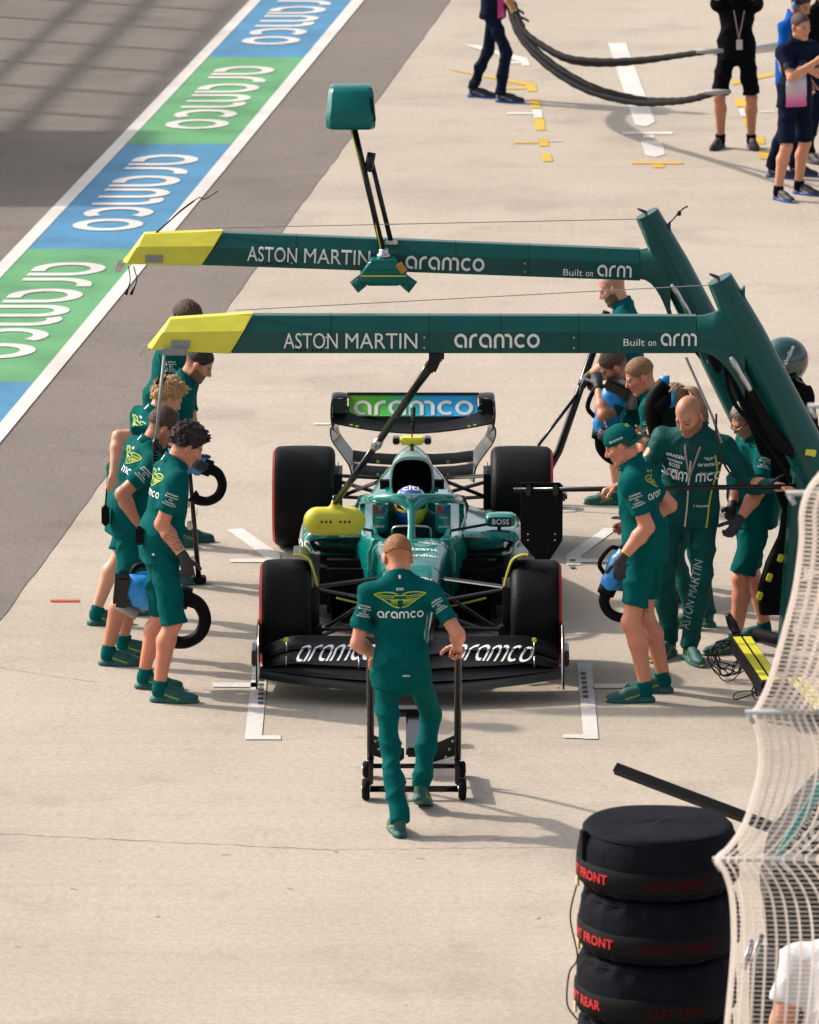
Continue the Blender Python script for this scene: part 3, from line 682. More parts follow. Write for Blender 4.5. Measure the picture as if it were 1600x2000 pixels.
SHOEC = dict(green=((.004, .075, .066), (.006, .10, .088), (.30, .40, .02), (.01, .13, .11)), navy=((.012, .013, .022), (.012, .09, .42), (.35, .37, .4), (.05, .05, .06)),
             black=((.018, .014, .014), (.03, .026, .026), (.02, .02, .02), (.03, .03, .03)))
M_black = mat('black_plastic', (0.004, 0.004, 0.005), 0.5, spec=.1, bump=.1, bscale=150)
M_rubber = mat('black_rubber', (0.004, 0.004, 0.005), 0.75, spec=.15, bump=.25, bscale=120, var=.25, vscale=20)
M_carbon = mat('carbon_fibre', (0.004, 0.004, 0.005), 0.42, coat=.05, spec=.25, bump=.05, bscale=300, var=.2, vscale=60)
M_gloss = mat('black_gloss', (0.003, 0.003, 0.004), 0.25, coat=.1, spec=.35)
M_metal = mat('bare_metal', (0.55, 0.54, 0.52), 0.3, metal=1, var=.15, vscale=40)
M_grey = mat('grey_plastic', (0.25, 0.25, 0.25), 0.5)
M_blue = mat('blue_tool_body', (0.01, 0.24, 0.62), 0.38, bump=.08, bscale=120, var=.1, vscale=30)
M_rig = mat('rig_green_paint', (0.0005, 0.066, 0.060), 0.3, coat=.12, spec=.3, bump=.02, bscale=14, var=.1, vscale=5)
M_fluo = mat('fluorescent_yellow', (0.70, 0.64, 0.05), 0.45, var=.06, vscale=12, coat=.1)
M_car = mat('car_green_paint', (0.0008, 0.205, 0.178), 0.16, metal=0.05, coat=1.0, bump=.015, bscale=8, var=.08, vscale=6)
M_red = mat('red_print', (0.55, 0.012, 0.012), 0.5)

# ---------------------------------------------------------------- ground
def ground_mat(name, base, dark, speck, sc, rough=.85, bump=.5):
    m = bpy.data.materials.new(name); m.use_nodes = True; n = m.node_tree.nodes; L = m.node_tree.links; b = n['Principled BSDF']
    b.inputs['Roughness'].default_value = rough; b.inputs['Specular IOR Level'].default_value = .25
    tc = n.new('ShaderNodeTexCoord'); geo = tc.outputs['Object']
    def noise(scale, det=5, vecin=None, rg=.55):
        q = n.new('ShaderNodeTexNoise'); q.inputs['Scale'].default_value = scale; q.inputs['Detail'].default_value = det; q.inputs['Roughness'].default_value = rg
        L.new(vecin or geo, q.inputs['Vector']); return q.outputs['Fac']
    def ramp(src, a, b_, c0, c1):
        q = n.new('ShaderNodeMapRange'); q.inputs[1].default_value = a; q.inputs[2].default_value = b_; q.inputs[3].default_value = c0; q.inputs[4].default_value = c1; L.new(src, q.inputs[0]); return q.outputs[0]
    def mul(c, f):
        q = n.new('ShaderNodeMix'); q.data_type = 'RGBA'; q.blend_type = 'MULTIPLY'; q.inputs[0].default_value = 1; L.new(c, q.inputs[6]); L.new(f, q.inputs[7]); return q.outputs[2]
    mx = n.new('ShaderNodeMix'); mx.data_type = 'RGBA'; mx.inputs[6].default_value = (*base, 1); mx.inputs[7].default_value = (*dark, 1)
    L.new(ramp(noise(0.5, 6), .42, .72, 0, 1), mx.inputs[0]); c = mx.outputs[2]
    mp = n.new('ShaderNodeMapping'); mp.inputs['Scale'].default_value = (0.35, 5, 1); L.new(geo, mp.inputs['Vector'])
    c = mul(c, ramp(noise(1.6, 6, mp.outputs[0]), .3, .7, .972, 1.028))                    # faint brushing across
    c = mul(c, ramp(noise(sc, 3, None, .7), .3, .7, 1-speck, 1+speck*.8))                # aggregate
    c = mul(c, ramp(noise(sc*.3, 2, None, .6), .35, .7, 1-speck*.5, 1+speck*.5))
    vo = n.new('ShaderNodeTexVoronoi'); vo.inputs['Scale'].default_value = 26; L.new(geo, vo.inputs['Vector'])
    pit = n.new('ShaderNodeMath'); pit.operation = 'MULTIPLY'; L.new(ramp(vo.outputs['Distance'], .07, .13, 1, 0), pit.inputs[0]); L.new(ramp(noise(2.2, 3), .52, .62, 0, 1), pit.inputs[1])
    c = mul(c, ramp(pit.outputs[0], 0, 1, 1, .62))                                        # sparse pits
    for (sx, sy, lo_, amt) in ((5.5, .12, .60, .955), (.10, 4.0, .60, .92), (.9, .9, .56, .86), (2.6, 2.1, .60, .90), (.3, .35, .55, .90)):
        m2 = n.new('ShaderNodeMapping'); m2.inputs['Scale'].default_value = (sx, sy, 1); m2.inputs['Rotation'].default_value = (0, 0, R(4 if sx > 1 else -6)); L.new(geo, m2.inputs['Vector'])
        c = mul(c, ramp(noise(.9, 4, m2.outputs[0]), lo_, lo_+.12, 1, amt))              # old tyre marks and wipes
    L.new(c, b.inputs['Base Color'])
    bp = n.new('ShaderNodeBump'); bp.inputs['Strength'].default_value = bump; bp.inputs['Distance'].default_value = .004; L.new(noise(sc*.8, 4), bp.inputs['Height']); L.new(bp.outputs[0], b.inputs['Normal'])
    return m
M_conc = ground_mat('concrete', (0.445, 0.386, 0.318), (0.385, 0.330, 0.270), .18, 80)
M_asph = ground_mat('asphalt', (0.202, 0.171, 0.150), (0.172, 0.146, 0.128), .30, 110, .9, .8)
def paint_mat(name, c, wear=.22):
    m = bpy.data.materials.new(name); m.use_nodes = True; n = m.node_tree.nodes; L = m.node_tree.links; b = n['Principled BSDF']; b.inputs['Roughness'].default_value = .7
    tc = n.new('ShaderNodeTexCoord'); a = n.new('ShaderNodeTexNoise'); a.inputs['Scale'].default_value = 90; a.inputs['Detail'].default_value = 4; L.new(tc.outputs['Object'], a.inputs['Vector'])
    a2 = n.new('ShaderNodeTexNoise'); a2.inputs['Scale'].default_value = 1.3; a2.inputs['Detail'].default_value = 7; L.new(tc.outputs['Object'], a2.inputs['Vector'])
    r = n.new('ShaderNodeMapRange'); r.inputs[1].default_value = .35; r.inputs[2].default_value = .7; r.inputs[3].default_value = 1+wear*.4; r.inputs[4].default_value = 1-wear; L.new(a.outputs['Fac'], r.inputs[0])
    r2 = n.new('ShaderNodeMapRange'); r2.inputs[1].default_value = .4; r2.inputs[2].default_value = .75; r2.inputs[3].default_value = 1.03; r2.inputs[4].default_value = 1-wear; L.new(a2.outputs['Fac'], r2.inputs[0])
    mu = n.new('ShaderNodeMath'); mu.operation = 'MULTIPLY'; L.new(r.outputs[0], mu.inputs[0]); L.new(r2.outputs[0], mu.inputs[1])
    mx = n.new('ShaderNodeMix'); mx.data_type = 'RGBA'; mx.blend_type = 'MULTIPLY'; mx.inputs[0].default_value = 1; mx.inputs[6].default_value = (*c, 1); L.new(mu.outputs[0], mx.inputs[7]); L.new(mx.outputs[2], b.inputs['Base Color'])
    bp = n.new('ShaderNodeBump'); bp.inputs['Strength'].default_value = .4; bp.inputs['Distance'].default_value = .003; L.new(a.outputs['Fac'], bp.inputs['Height']); L.new(bp.outputs[0], b.inputs['Normal'])
    return m
M_pwhite = paint_mat('white_road_paint', (0.66, 0.62, 0.58)); M_pblue = paint_mat('blue_road_paint', (0.055, 0.235, 0.42), .34); M_pgreen = paint_mat('green_road_paint', (0.10, 0.335, 0.135), .34)
M_pyel = paint_mat('yellow_road_paint', (0.66, 0.40, 0.03)); M_pred = paint_mat('red_road_paint', (0.5, 0.05, 0.03)); M_pdark = paint_mat('dark_stencil_paint', (0.10, 0.09, 0.08)); M_pedge = paint_mat('tan_road_paint', (.36, .28, .22))

def struct(o): o['kind'] = 'structure'; return o
struct(pydata('ground', [(-300, -300, 0), (300, -300, 0), (300, 500, 0), (-300, 500, 0)], [(0, 1, 2, 3)], M_conc, smooth=False))
rr = random.Random(3); edge = []
A = G(880, 0); Bq = G(0, 1215)
for i in range(-30, 181):
    t = i/100; p = A+(Bq-A)*t; edge.append((p.x+rr.uniform(-.007, .007)+.005*math.sin(t*23), p.y, .004))
struct(pydata('pit_lane', [(-80, edge[0][1], .004)]+edge+[(-80, edge[-1][1], .004)], [list(range(len(edge)+2))[::-1]], M_asph, smooth=False))
def px_line(p0, p1):
    a = G(*p0); b = G(*p1)
    return lambda y: a.x+(b.x-a.x)*(y-a.y)/(b.y-a.y)
L0 = px_line((490, 0), (0, 515)); L1 = px_line((512, 0), (0, 546)); L2 = px_line((689, 0), (0, 829)); L3 = px_line((713, 0), (0, 868))
YA, YB = 60.0, -12.0
def band(la, lb, ya, yb, z): return [(la(ya), ya, z), (lb(ya), ya, z), (lb(yb), yb, z), (la(yb), yb, z)]
mb = MB(); mb.flat(band(L0, L1, YA, YB, .012)); mb.flat(band(L2, L3, YA, YB, .012)); struct(mb.build('lane_edge_lines', M_pwhite))
yb_ = [G(400, v).y for v in (113.5, 283, 488, 748)]
st = yb_[0]-yb_[1]
bounds = [yb_[0]+3*st*1.05, yb_[0]+2*st*1.03, yb_[0]+st*1.0]+yb_+[yb_[3]-(yb_[2]-yb_[3])*k for k in (1, 2, 3)]
bl = MB(); gr = MB(); le = MB(); ol = MB()
for i in range(len(bounds)-1):
    ya, yn = bounds[i], bounds[i+1]
    (bl if i % 2 == 0 else gr).flat(band(lambda y: L1(y)-.01, lambda y: L2(y)+.01, ya, yn, .008))
    for sw, tgt, z in ((.20, le, .014),):
        V, Fc, wd = round_word('aramco', sw)
        def mp_(x, y):
            yy = ya+(yn-ya)*(0.115+0.725*x/wd); t = .20+.61*y; return (L1(yy)+(L2(yy)-L1(yy))*t, yy, z)
        tgt.add([mp_(x, y) for x, y in V], Fc)
struct(bl.build('blue_lane_panels', M_pblue)); struct(gr.build('green_lane_panels', M_pgreen)); struct(le.build('lane_lettering', M_pwhite))
# pit box markings
def polys(name, m, lst, z=.006):
    mb = MB()
    for k, p in enumerate(lst): mb.flat([tuple(G(u, v, z)) for u, v in p])
    return struct(mb.build(name, m))
polys('box_markings', M_pwhite, [
    [(478, 1444), (511, 1444), (524, 1300), (494, 1300)], [(511, 1444), (549, 1444), (548, 1436), (512, 1436)], [(415, 1333), (500, 1333), (500, 1342), (415, 1341)],
    [(1127, 1295), (1156, 1295), (1169, 1443), (1140, 1443)], [(1100, 1434), (1139, 1434), (1140, 1442), (1101, 1441)], [(1159, 1335), (1235, 1335), (1235, 1343), (1159, 1344)],
    [(443, 1034), (474, 1032), (547, 1082), (547, 1097), (524, 1097), (520, 1090)], [(449, 1091), (522, 1091), (523, 1098), (449, 1098)],
    [(1207, 1031), (1180, 1031), (1106, 1084), (1107, 1103), (1135, 1103), (1135, 1086)], [(1135, 1091), (1195, 1091), (1195, 1098), (1135, 1098)],
    [(1097, 992), (1124, 992), (1124, 999), (1097, 999)], [(612, 826), (645, 826), (645, 829), (612, 829)]])
polys('guide_line', M_pred, [[(98, 1171), (155, 1171), (155, 1175), (98, 1175)]])
tk = []
for i in range(6):
    tk.append([(504, 1325+i*9), (515, 1325+i*9), (514.5, 1330+i*9), (503.5, 1330+i*9)]); tk.append([(1134+i, 1312+i*9), (1144+i, 1312+i*9), (1144.5+i, 1317+i*9), (1134.5+i, 1317+i*9)])
for i in range(2): tk.append([(1113, 1092+i*14), (1124, 1092+i*14), (1124, 1095+i*14), (1113, 1095+i*14)])
polys('box_stencil', M_pdark, tk, .010)
polys('far_box_white_markings', M_pwhite, [
    [(1188, 84), (1223, 84), (1280, 238), (1262, 247), (1240, 243)], [(1252, 276), (1292, 275), (1300, 301), (1280, 307), (1261, 303)], [(1217, 257), (1314, 257), (1314, 262), (1217, 262)], [(1255, 263), (1277, 263), (1279, 269), (1257, 269)],
    [(906, 87), (935, 88), (1030, 114), (1036, 128), (1020, 128), (1016, 120)], [(990, 120), (1016, 120), (1016, 124), (990, 124)], [(1039, 213), (1058, 213), (1061, 230), (1043, 230)], [(990, 219), (1040, 219), (1040, 223), (990, 223)],
    [(1443, 212), (1459, 212), (1464, 227), (1448, 227)], [(1484, 217), (1512, 217), (1512, 219), (1484, 219)], [(1070, 274), (1098, 274), (1098, 276), (1070, 276)]])
polys('far_box_yellow_markings', M_pyel, [
    [(878, 136), (882, 135), (1046, 163), (1049, 178), (1030, 178), (1028, 167)], [(978, 170), (1028, 170), (1028, 174), (978, 174)], [(1034, 193), (1054, 193), (1057, 211), (1037, 211)], [(1043, 231), (1062, 231), (1066, 254), (1047, 254)],
    [(1051, 270), (1070, 270), (1072, 285), (1054, 285)], [(1057, 299), (1076, 299), (1080, 315), (1060, 315)], [(1003, 277), (1052, 277), (1052, 280), (1003, 280)], [(1234, 316), (1334, 316), (1334, 320), (1234, 320)], [(1274, 321), (1296, 321), (1298, 327), (1277, 327)],
    [(1434, 192), (1455, 192), (1459, 208), (1438, 208)], [(1449, 229), (1464, 229), (1471, 246), (1455, 246)], [(1474, 266), (1492, 266), (1495, 281), (1477, 281)], [(1480, 294), (1501, 294), (1506, 310), (1484, 310)], [(1430, 158), (1512, 141), (1512, 147), (1432, 166)]])

# slab joint and stray scuffs on the apron
mb = MB(); rj = random.Random(5)
def hair_line(p0, p1, w_, z=.003, amp=.012):
    a = G(*p0); b = G(*p1); n_ = 40; V = []; d = (b-a); pr_ = Vector((-d.y, d.x, 0)).normalized()
    for i in range(n_+1):
        c = a+d*(i/n_)+pr_*rj.uniform(-amp, amp); ww = w_*rj.uniform(.4, 1.2); V += [(c.x+pr_.x*ww, c.y+pr_.y*ww, z), (c.x-pr_.x*ww, c.y-pr_.y*ww, z)]
    mb.add(V, [[2*i, 2*i+1, 2*i+3, 2*i+2] for i in range(n_)])
hair_line((-40, 1627), (640, 1660), .004); hair_line((640, 1660), (1100, 1655), .003); hair_line((-30, 1300), (190, 1334), .003); hair_line((690, 1441), (780, 1441), .004); hair_line((855, 1441), (880, 1441), .004)
for k in range(26):
    u = rj.uniform(20, 1100); v = rj.uniform(1380, 1990); q = rj.uniform(4, 22); hair_line((u, v), (u+q, v+rj.uniform(-4, 4)), rj.uniform(.002, .006), .003, .003)
struct(mb.build('concrete_scuffs', paint_mat('grey_scuff', (.30, .265, .225), .3)))

M_pod = mat('dark_gloss_green', (0.0006, 0.120, 0.105), 0.12, coat=.25, spec=.2)
# ---------------------------------------------------------------- the racing car (local: x across, y back, z up, front axle at y = 0)
car = thing('racing_car', 'green single seater racing car stopped in its pit box, driver aboard', 'racing car', (0.008, 0, 0), R(-0.25))
def sring(y, w_, zb, zt, n=28, e=3.0, cx=0.0, topw=1.0):
    out = []
    for k in range(n):
        a = 2*math.pi*k/n; c, s_ = math.cos(a), math.sin(a)
        x = math.copysign(abs(c)**(2/e), c); z = math.copysign(abs(s_)**(2/e), s_)
        ww = w_*(1+(topw-1)*(z+1)/2)
        out.append((cx+x*ww, y, (zb+zt)/2+z*(zt-zb)/2))
    return out
def smooth_secs(secs, n=5):
    a = np.array(secs, float); return [tuple(r) for r in catmull(a, n)]
def cpart(mb, name, m, parent=None, smooth=False, auto=40, bev=None): return mb.build(name, m, parent or car, smooth, False, auto, bev)
# nose and survival cell
mb = MB(); mb.loft([sring(y, w_, zb, zt, 28, e, 0, tw) for y, w_, zb, zt, e, tw in smooth_secs([
    (-1.02, .075, .15, .20, 2.4, 1), (-.98, .105, .14, .235, 2.8, 1), (-.7, .115, .165, .315, 3.2, 1), (-.3, .138, .20, .42, 3.6, .96), (.1, .18, .23, .52, 4, .93), (.6, .235, .24, .60, 4.4, .93), (1.02, .285, .16, .64, 4.6, .95), (1.06, .285, .16, .60, 4.6, .95)])])
nose = cpart(mb, 'nose', M_car)
# cockpit sides
mb = MB()
for sg in (-1, 1):
    secs = []
    for y, xi, xo, zt in ((1.04, .17, .285, .63), (1.25, .215, .36, .615), (1.7, .235, .40, .635), (2.15, .22, .39, .69)):
        secs.append([(sg*xi, y, .28), (sg*xo, y, .20), (sg*(xo+.01), y, zt-.10), (sg*(xo-.03), y, zt), (sg*(xi+.01), y, zt), (sg*xi, y, zt-.03)])
    mb.loft(secs)
cpart(mb, 'cockpit_rim', M_car, auto=35, bev=.012)
mb = MB(); mb.box((0, 1.6, .27), (.44, 1.1, .04)); mb.box((0, 2.12, .55), (.44, .04, .5)); cpart(mb, 'cockpit_lining', M_rubber)
mb = MB(); mb.tube(catmull([(-.13, 1.12, .63), (-.12, 1.10, .69), (-.05, 1.09, .705), (.05, 1.09, .705), (.12, 1.10, .69), (.13, 1.12, .63)], 5), .008, 8); cpart(mb, 'screen_frame', M_metal, None, True)
# headrest pads with the two-colour V
for sg in (-1, 1):
    pad = cpart(MB().box((sg*.212, 1.62, .69), (.105, .42, .22), bev=.02), 'headrest_pad', M_car, auto=40)
    vm = MB(); vb = MB(); vw = MB()
    cx = sg*.212; y = 1.407
    for b_, s2 in ((vm, -1), (vb, 1)):
        b_.flat([(cx+s2*.046, y, .770), (cx+s2*.018, y, .770), (cx+s2*.0, y, .728) if s2 < 0 else (cx+.0, y, .728), (cx+s2*.006, y, .716), (cx+s2*.020, y, .716)])
    P_, F_ = place2d(text2d('Valvoline', 1, .02), .011, basis((cx, y, .690), (1, 0, 0), (0, 0, 1)), True); vw.add(P_, F_)
    cpart(vw, 'pad_lettering', M_white, pad); vw = MB(); P_, F_ = place2d(text2d('GLOBANT', 1, .04), .014, basis((cx+sg*.02, y-.003, .625), (1, 0, 0), (0, 0, 1)), True, .10); vw.add(P_, F_)
    cpart(vm, 'emblem_red', M_red, pad); cpart(vb, 'emblem_blue', mat('blue_print', (0.01, 0.08, 0.5), .5), pad); cpart(vw, 'pad_lettering', M_white, pad)
# sidepods
for sg in (-1, 1):
    mb = MB(); rings = []
    for y, xi, xo, zb, zm, zt, zi in smooth_secs([(1.30, .27, .64, .50, .55, .605, .60), (1.36, .26, .735, .44, .52, .62, .615), (1.7, .26, .765, .38, .50, .615, .63), (2.2, .24, .75, .22, .42, .56, .64), (2.8, .18, .64, .10, .27, .41, .58), (3.35, .10, .44, .10, .19, .28, .42), (3.75, .05, .25, .10, .16, .21, .30)], 6):
        rings.append([(sg*x, y, z) for x, z in catmull([(xi, zb+.02), (xi+.3*(xo-xi), zb-.005), (xo-.13, zb), (xo-.02, zb+.35*(zm-zb)), (xo, zm), (xo-.035, zt-.02), (xo-.13, zt), (xi+.35*(xo-xi), .6*zt+.4*zi), (xi, zi)], 4)])
    mb.loft(rings); sp = cpart(mb, 'sidepod', M_car, auto=60)
    # inlet mouth and underside: black slab in place of the shade there
    m2 = MB(); m2.loft([[(sg*x, 1.335, z) for x, z in ((.30, .575), (.62, .565), (.69, .545), (.66, .50), (.58, .475), (.30, .47))], [(sg*x, 1.30, z) for x, z in ((.30, .580), (.62, .572), (.69, .55), (.66, .495), (.58, .47), (.30, .465))]])
    cpart(m2, 'sidepod_inlet', M_rubber, sp)
    bv = BVHTree.FromPolygons([v.co for v in sp.data.vertices], [tuple(p.vertices) for p in sp.data.polygons])
    n_ = Vector((sg*.55, -1, .25)).normalized(); rt = Vector((n_.y*-1, n_.x, 0)).normalized()
    P_, F_ = place2d(text2d('BOSS', 1.05, .02), .085, basis(Vector((sg*.695, 1.45, .445)), rt, (0, 0, 1)), True)
    P_, F_ = wrap(P_, F_, bv, n_, .004, .5)
    if F_: cpart(MB().add(P_, F_), 'sidepod_lettering', M_white, sp)
    n2 = Vector((0, -1, .1)); P_, F_ = place2d(text2d('MAADEN', 1.1, .01), .022, basis(Vector((sg*.42, 1.2, .592)), (1, 0, 0), (0, 0, 1)), True)
    P_, F_ = wrap(P_, F_, bv, n2, .004, .6)
    if F_: cpart(MB().add(P_, F_), 'lip_lettering', M_white, sp)
# engine cover, airbox and fin
mb = MB(); mb.loft([sring(y, w_, zb, zt, 28, e, 0, tw) for y, w_, zb, zt, e, tw in smooth_secs([(1.98, .35, .30, .72, 3, .93), (2.2, .345, .3, .80, 2.6, .86), (2.6, .30, .25, .845, 2.3, .78), (3.1, .20, .2, .72, 2.2, .75), (3.6, .11, .16, .47, 2.2, .8), (4.0, .07, .16, .36, 2, .8)])])
ec = cpart(mb, 'engine_cover', M_car, auto=60)
mb = MB(); mb.loft([sring(y, w_, zb, zt, 28, e, 0, tw) for y, w_, zb, zt, e, tw in smooth_secs([(1.925, .146, .71, .992, 3.0, .92), (1.96, .162, .69, 1.012, 2.8, .88), (2.2, .158, .66, 1.015, 2.4, .74), (2.7, .09, .60, .93, 2.2, .6), (3.3, .035, .50, .78, 2.2, .6), (3.85, .015, .40, .62, 2.2, .7)])])
ab = cpart(mb, 'airbox', mat('car_green_reflection_tone', (.26, .40, .37), .25, coat=1.0), auto=60)  # silver-green lip; pale top is a reflection put into the base colour
mb = MB(); mb.loft([sring(1.912, .141, .715, .985, 28, 3.2, 0, .93), sring(1.935, .135, .72, .980, 28, 3.2, 0, .93)])
cpart(mb, 'airbox_mouth', mat('intake_shade_black', (.002, .002, .003), .95, spec=.0), ab)  # solid black disc painted as the shade inside the intake
mb = MB(); mb.loft([sring(1.95, .11, .62, .80, 20, 3, 0, 1.2), sring(2.05, .11, .62, .80, 20, 3, 0, 1.2)]); cpart(mb, 'headrest_back', M_rubber)
mb = MB(); mb.tube([(0, 2.05, .99), (0, 2.10, 1.075)], [.026, .022], 10, True, .6); cpart(mb, 'camera_mast', M_gloss, ab, True)
mb = MB(); mb.box((0, 2.12, 1.078), (.165, .12, .05), bev=.012); tcam = cpart(mb, 'camera_housing', M_fluo, ab, auto=40)
for sg in (-1, 1): cpart(MB().box((sg*.108, 2.12, 1.078), (.049, .10, .046), bev=.008), 'camera_end', M_gloss, tcam)
cpart(MB().tube([(0, 2.1, 1.10), (0, 2.12, 1.20)], [.006, .002], 6), 'aerial', M_gloss, tcam)
for x in (-.012, 0, .012): cpart(MB().box((x, 1.945, 1.005), (.006, .006, .006)), 'warning_light', mat('violet_lamp', (.5, .1, .8), .3), ab)
# halo
mb = MB(); pts = catmull([(-.325, 2.1, .62), (-.345, 1.95, .69), (-.335, 1.7, .755), (-.27, 1.42, .822), (-.14, 1.27, .856), (0, 1.235, .865), (.14, 1.27, .856), (.27, 1.42, .822), (.335, 1.7, .755), (.345, 1.95, .69), (.325, 2.1, .62)], 8)
mb.tube(pts, .033, 14, True, .8)
mb.tube(catmull([(0, 1.235, .86), (0, 1.20, .82), (0, 1.11, .74), (0, .99, .615)], 8), [.036, .030, .019, .015, .020], 14, True, 1.6)
for sg in (-1, 1): mb.tube(catmull([(sg*.20, 1.315, .845), (sg*.10, 1.245, .852), (sg*.03, 1.20, .815), (0, 1.15, .77)], 6), [.026, .030, .028, .012], 12, True)
halo = cpart(mb, 'halo', M_car, None, True)
P_, F_ = place2d(wings2d(), .045, basis((0, 1.198, .872), (1, 0, 0), (0, 0, 1)), True)
cpart(MB().add(P_, F_), 'halo_emblem', M_white, halo)
# mirrors
for sg in (-1, 1):
    mb = MB(); mb.loft([sring(y, w_, zb, zt, 20, 4, sg*.600) for y, w_, zb, zt in ((1.325, .085, .655, .715), (1.345, .103, .642, .728), (1.42, .105, .64, .732), (1.45, .095, .648, .722))]); mi = cpart(mb, 'mirror', M_car, auto=50)
    mb = MB(); mb.box((sg*.595, 1.322, .685), (.155, .008, .055), bev=.003); mf = cpart(mb, 'mirror_front', mat('mirror_dark_green', (.002, .03, .028), .3, coat=.5), mi)
    P_, F_ = place2d(text2d('BOSS', 1.05, .02), .036, basis((sg*.600, 1.316, .668), (1, 0, 0), (0, 0, 1)), True); cpart(MB().add(P_, F_), 'mirror_lettering', M_white, mf)
    mb = MB(); mb.tube([(sg*.26, 1.22, .60), (sg*.265, 1.22, .645), (sg*.51, 1.33, .665)], .010, 8); mb.tube([(sg*.60, 1.38, .645), (sg*.58, 1.42, .60)], .012, 8); cpart(mb, 'mirror_stay', M_carbon, mi, True)
# floor and fences
mb = MB(); fl_out = [(.28, .95), (.42, .90), (.55, 1.0), (.70, 1.25), (.76, 1.6), (.78, 2.6), (.70, 3.0), (.52, 3.15), (.46, 4.0)]
mb.prism([(x, y) for x, y in fl_out]+[(-x, y) for x, y in fl_out[::-1]], Matrix.Translation((0, 0, .055)), .025)
floor_ = cpart(mb, 'floor', M_carbon)
for sg in (-1, 1):
    for x0, x1, y0, hh in ((.34, .40, .93, .30), (.43, .52, .90, .30), (.53, .64, .98, .27)):
        mb = MB(); mb.loft([[(sg*(x0+(x1-x0)*t**2), y0+t*.7, .08), (sg*(x0+(x1-x0)*t**2+.006), y0+t*.7, .08), (sg*(x0+(x1-x0)*t**2+.036-.03*t), y0+t*.7, .08+hh*(1-.5*t)), (sg*(x0+(x1-x0)*t**2+.03-.03*t), y0+t*.7, .08+hh*(1-.5*t))] for t in np.linspace(0, 1, 8)]); cpart(mb, 'floor_fence', M_carbon, floor_, auto=40)
    cpart(MB().box((sg*.42, 1.38, .27), (.40, .5, .36), bev=.05), 'undercut_shade_block', M_rubber, floor_, auto=40)  # black block filling the sidepod undercut as its painted shade
    cpart(MB().tube(catmull([(sg*.50, .84, .27), (sg*.38, .86, .235), (sg*.27, .9, .20)], 5), .007, 6), 'fence_edge', M_lime, floor_, True)
# front wing
fw = MB(); topfl = MB()
def wing_plate(m, xs, le, te, th=.012):
    rings = []
    for x in xs:
        (y0, z0), (y1, z1) = le(abs(x)), te(abs(x)); r = []
        for k in range(13):
            t = k/12; r.append((x, y0+(y1-y0)*t, z0+(z1-z0)*t-.018*math.sin(math.pi*t)+th*.5*math.sqrt(max(t*(1-t), 0))*2))
        for k in range(12, -1, -1):
            t = k/12; r.append((x, y0+(y1-y0)*t, z0+(z1-z0)*t-.018*math.sin(math.pi*t)-th*.5*math.sqrt(max(t*(1-t), 0))*2-.001))
        rings.append(r)
    m.loft(rings)
XS = np.linspace(-.97, .97, 45)
sw_ = lambda x: .20*(x/.97)**1.6
drop = lambda x: -.09*max(0, (x-.72)/.25)**1.5-.05*max(0, (.32-x)/.32)**1.5
wing_plate(fw, XS, lambda x: (-1.10+sw_(x), .105+.045*(x/.97)**2), lambda x: (-.90+sw_(x), .13+.04*(x/.97)**2))
wing_plate(fw, XS, lambda x: (-.93+sw_(x), .135+.03*(x/.97)**2), lambda x: (-.78+sw_(x)*.9, .19+drop(x)*.4))
for half in (-1, 1):
    xs = half*np.linspace(.11, .955, 26)
    wing_plate(topfl, xs, lambda x: (-.80+sw_(x)*.8, .20+drop(x)*.6), lambda x: (-.635+sw_(x)*.6, .265+drop(x)))
    wing_plate(topfl, xs, lambda x: (-.655+sw_(x)*.6, .268+drop(x)), lambda x: (-.48+sw_(x)*.3, .325+drop(x)))
wing = cpart(fw, 'front_wing', M_carbon, auto=60); flap = cpart(topfl, 'front_wing_flap', M_carbon, wing, auto=60)
bv = BVHTree.FromPolygons([v.co for v in flap.data.vertices], [tuple(p.vertices) for p in flap.data.polygons])
for half in (-1, 1):
    n_ = Vector((0, -.75, 1)).normalized(); up_ = Vector((0, 1, .75)).normalized()
    V, Fc, wd = round_word('aramco', .19); ww = .50
    M_ = basis(Vector((half*.505, -.705, .225)), (1, 0, 0), up_)
    P_ = [M_ @ Vector((-ww/2+x*ww/wd+.06*y, y*.165, 0)) for x, y in V]
    P_, F_ = wrap(P_, Fc, bv, n_, .004, .5)
    cpart(MB().add(P_, F_), 'wing_lettering', M_white, flap)
for x in (-.80, -.33, .33, .80):
    for yy, zz in ((-.78+.1*abs(x), .20), (-.63+.08*abs(x), .27)): MB().tube([(x, yy-.03, zz-.02), (x, yy, zz+.045), (x+.012, yy+.03, zz+.03)], .005, 6).build('flap_bracket', M_metal, flap, True, False)
for x in (-.80, .80): cpart(MB().lathe([(.008, -.004), (.016, -.004), (.016, .004), (.008, .004)], (x, -.62, .335), 'Y', 14), 'flap_adjuster', M_fluo, flap, True)
for sg in (-1, 1):
    poly = [(-.92, .10), (-.90, .075), (-.80, .07), (-.30, .11), (-.25, .16), (-.30, .36), (-.40, .42), (-.62, .43), (-.80, .36), (-.90, .22)]
    mb = MB(); M_ = Matrix(((0, 0, 1, sg*.985-.006), (1, 0, 0, 0), (0, 1, 0, 0), (0, 0, 0, 1))); mb.prism(poly, M_, .012)
    ep = cpart(mb, 'wing_endplate', M_gloss, wing, auto=40, bev=.003)
    m2 = MB(); m2.tube(catmull([(sg*.978, -.62, .432), (sg*.977, -.80, .36), (sg*.975, -.90, .22), (sg*.972, -.915, .11), (sg*.94, -.92, .09)], 6), .004, 6); cpart(m2, 'endplate_glint', M_metal, ep, True); cpart(MB().box((sg*1.010, -.45, .20), (.035, .26, .11), bev=.01), 'dive_plane', M_gloss, ep, auto=40)  # bright metal tube along the endplate stands for its highlight line
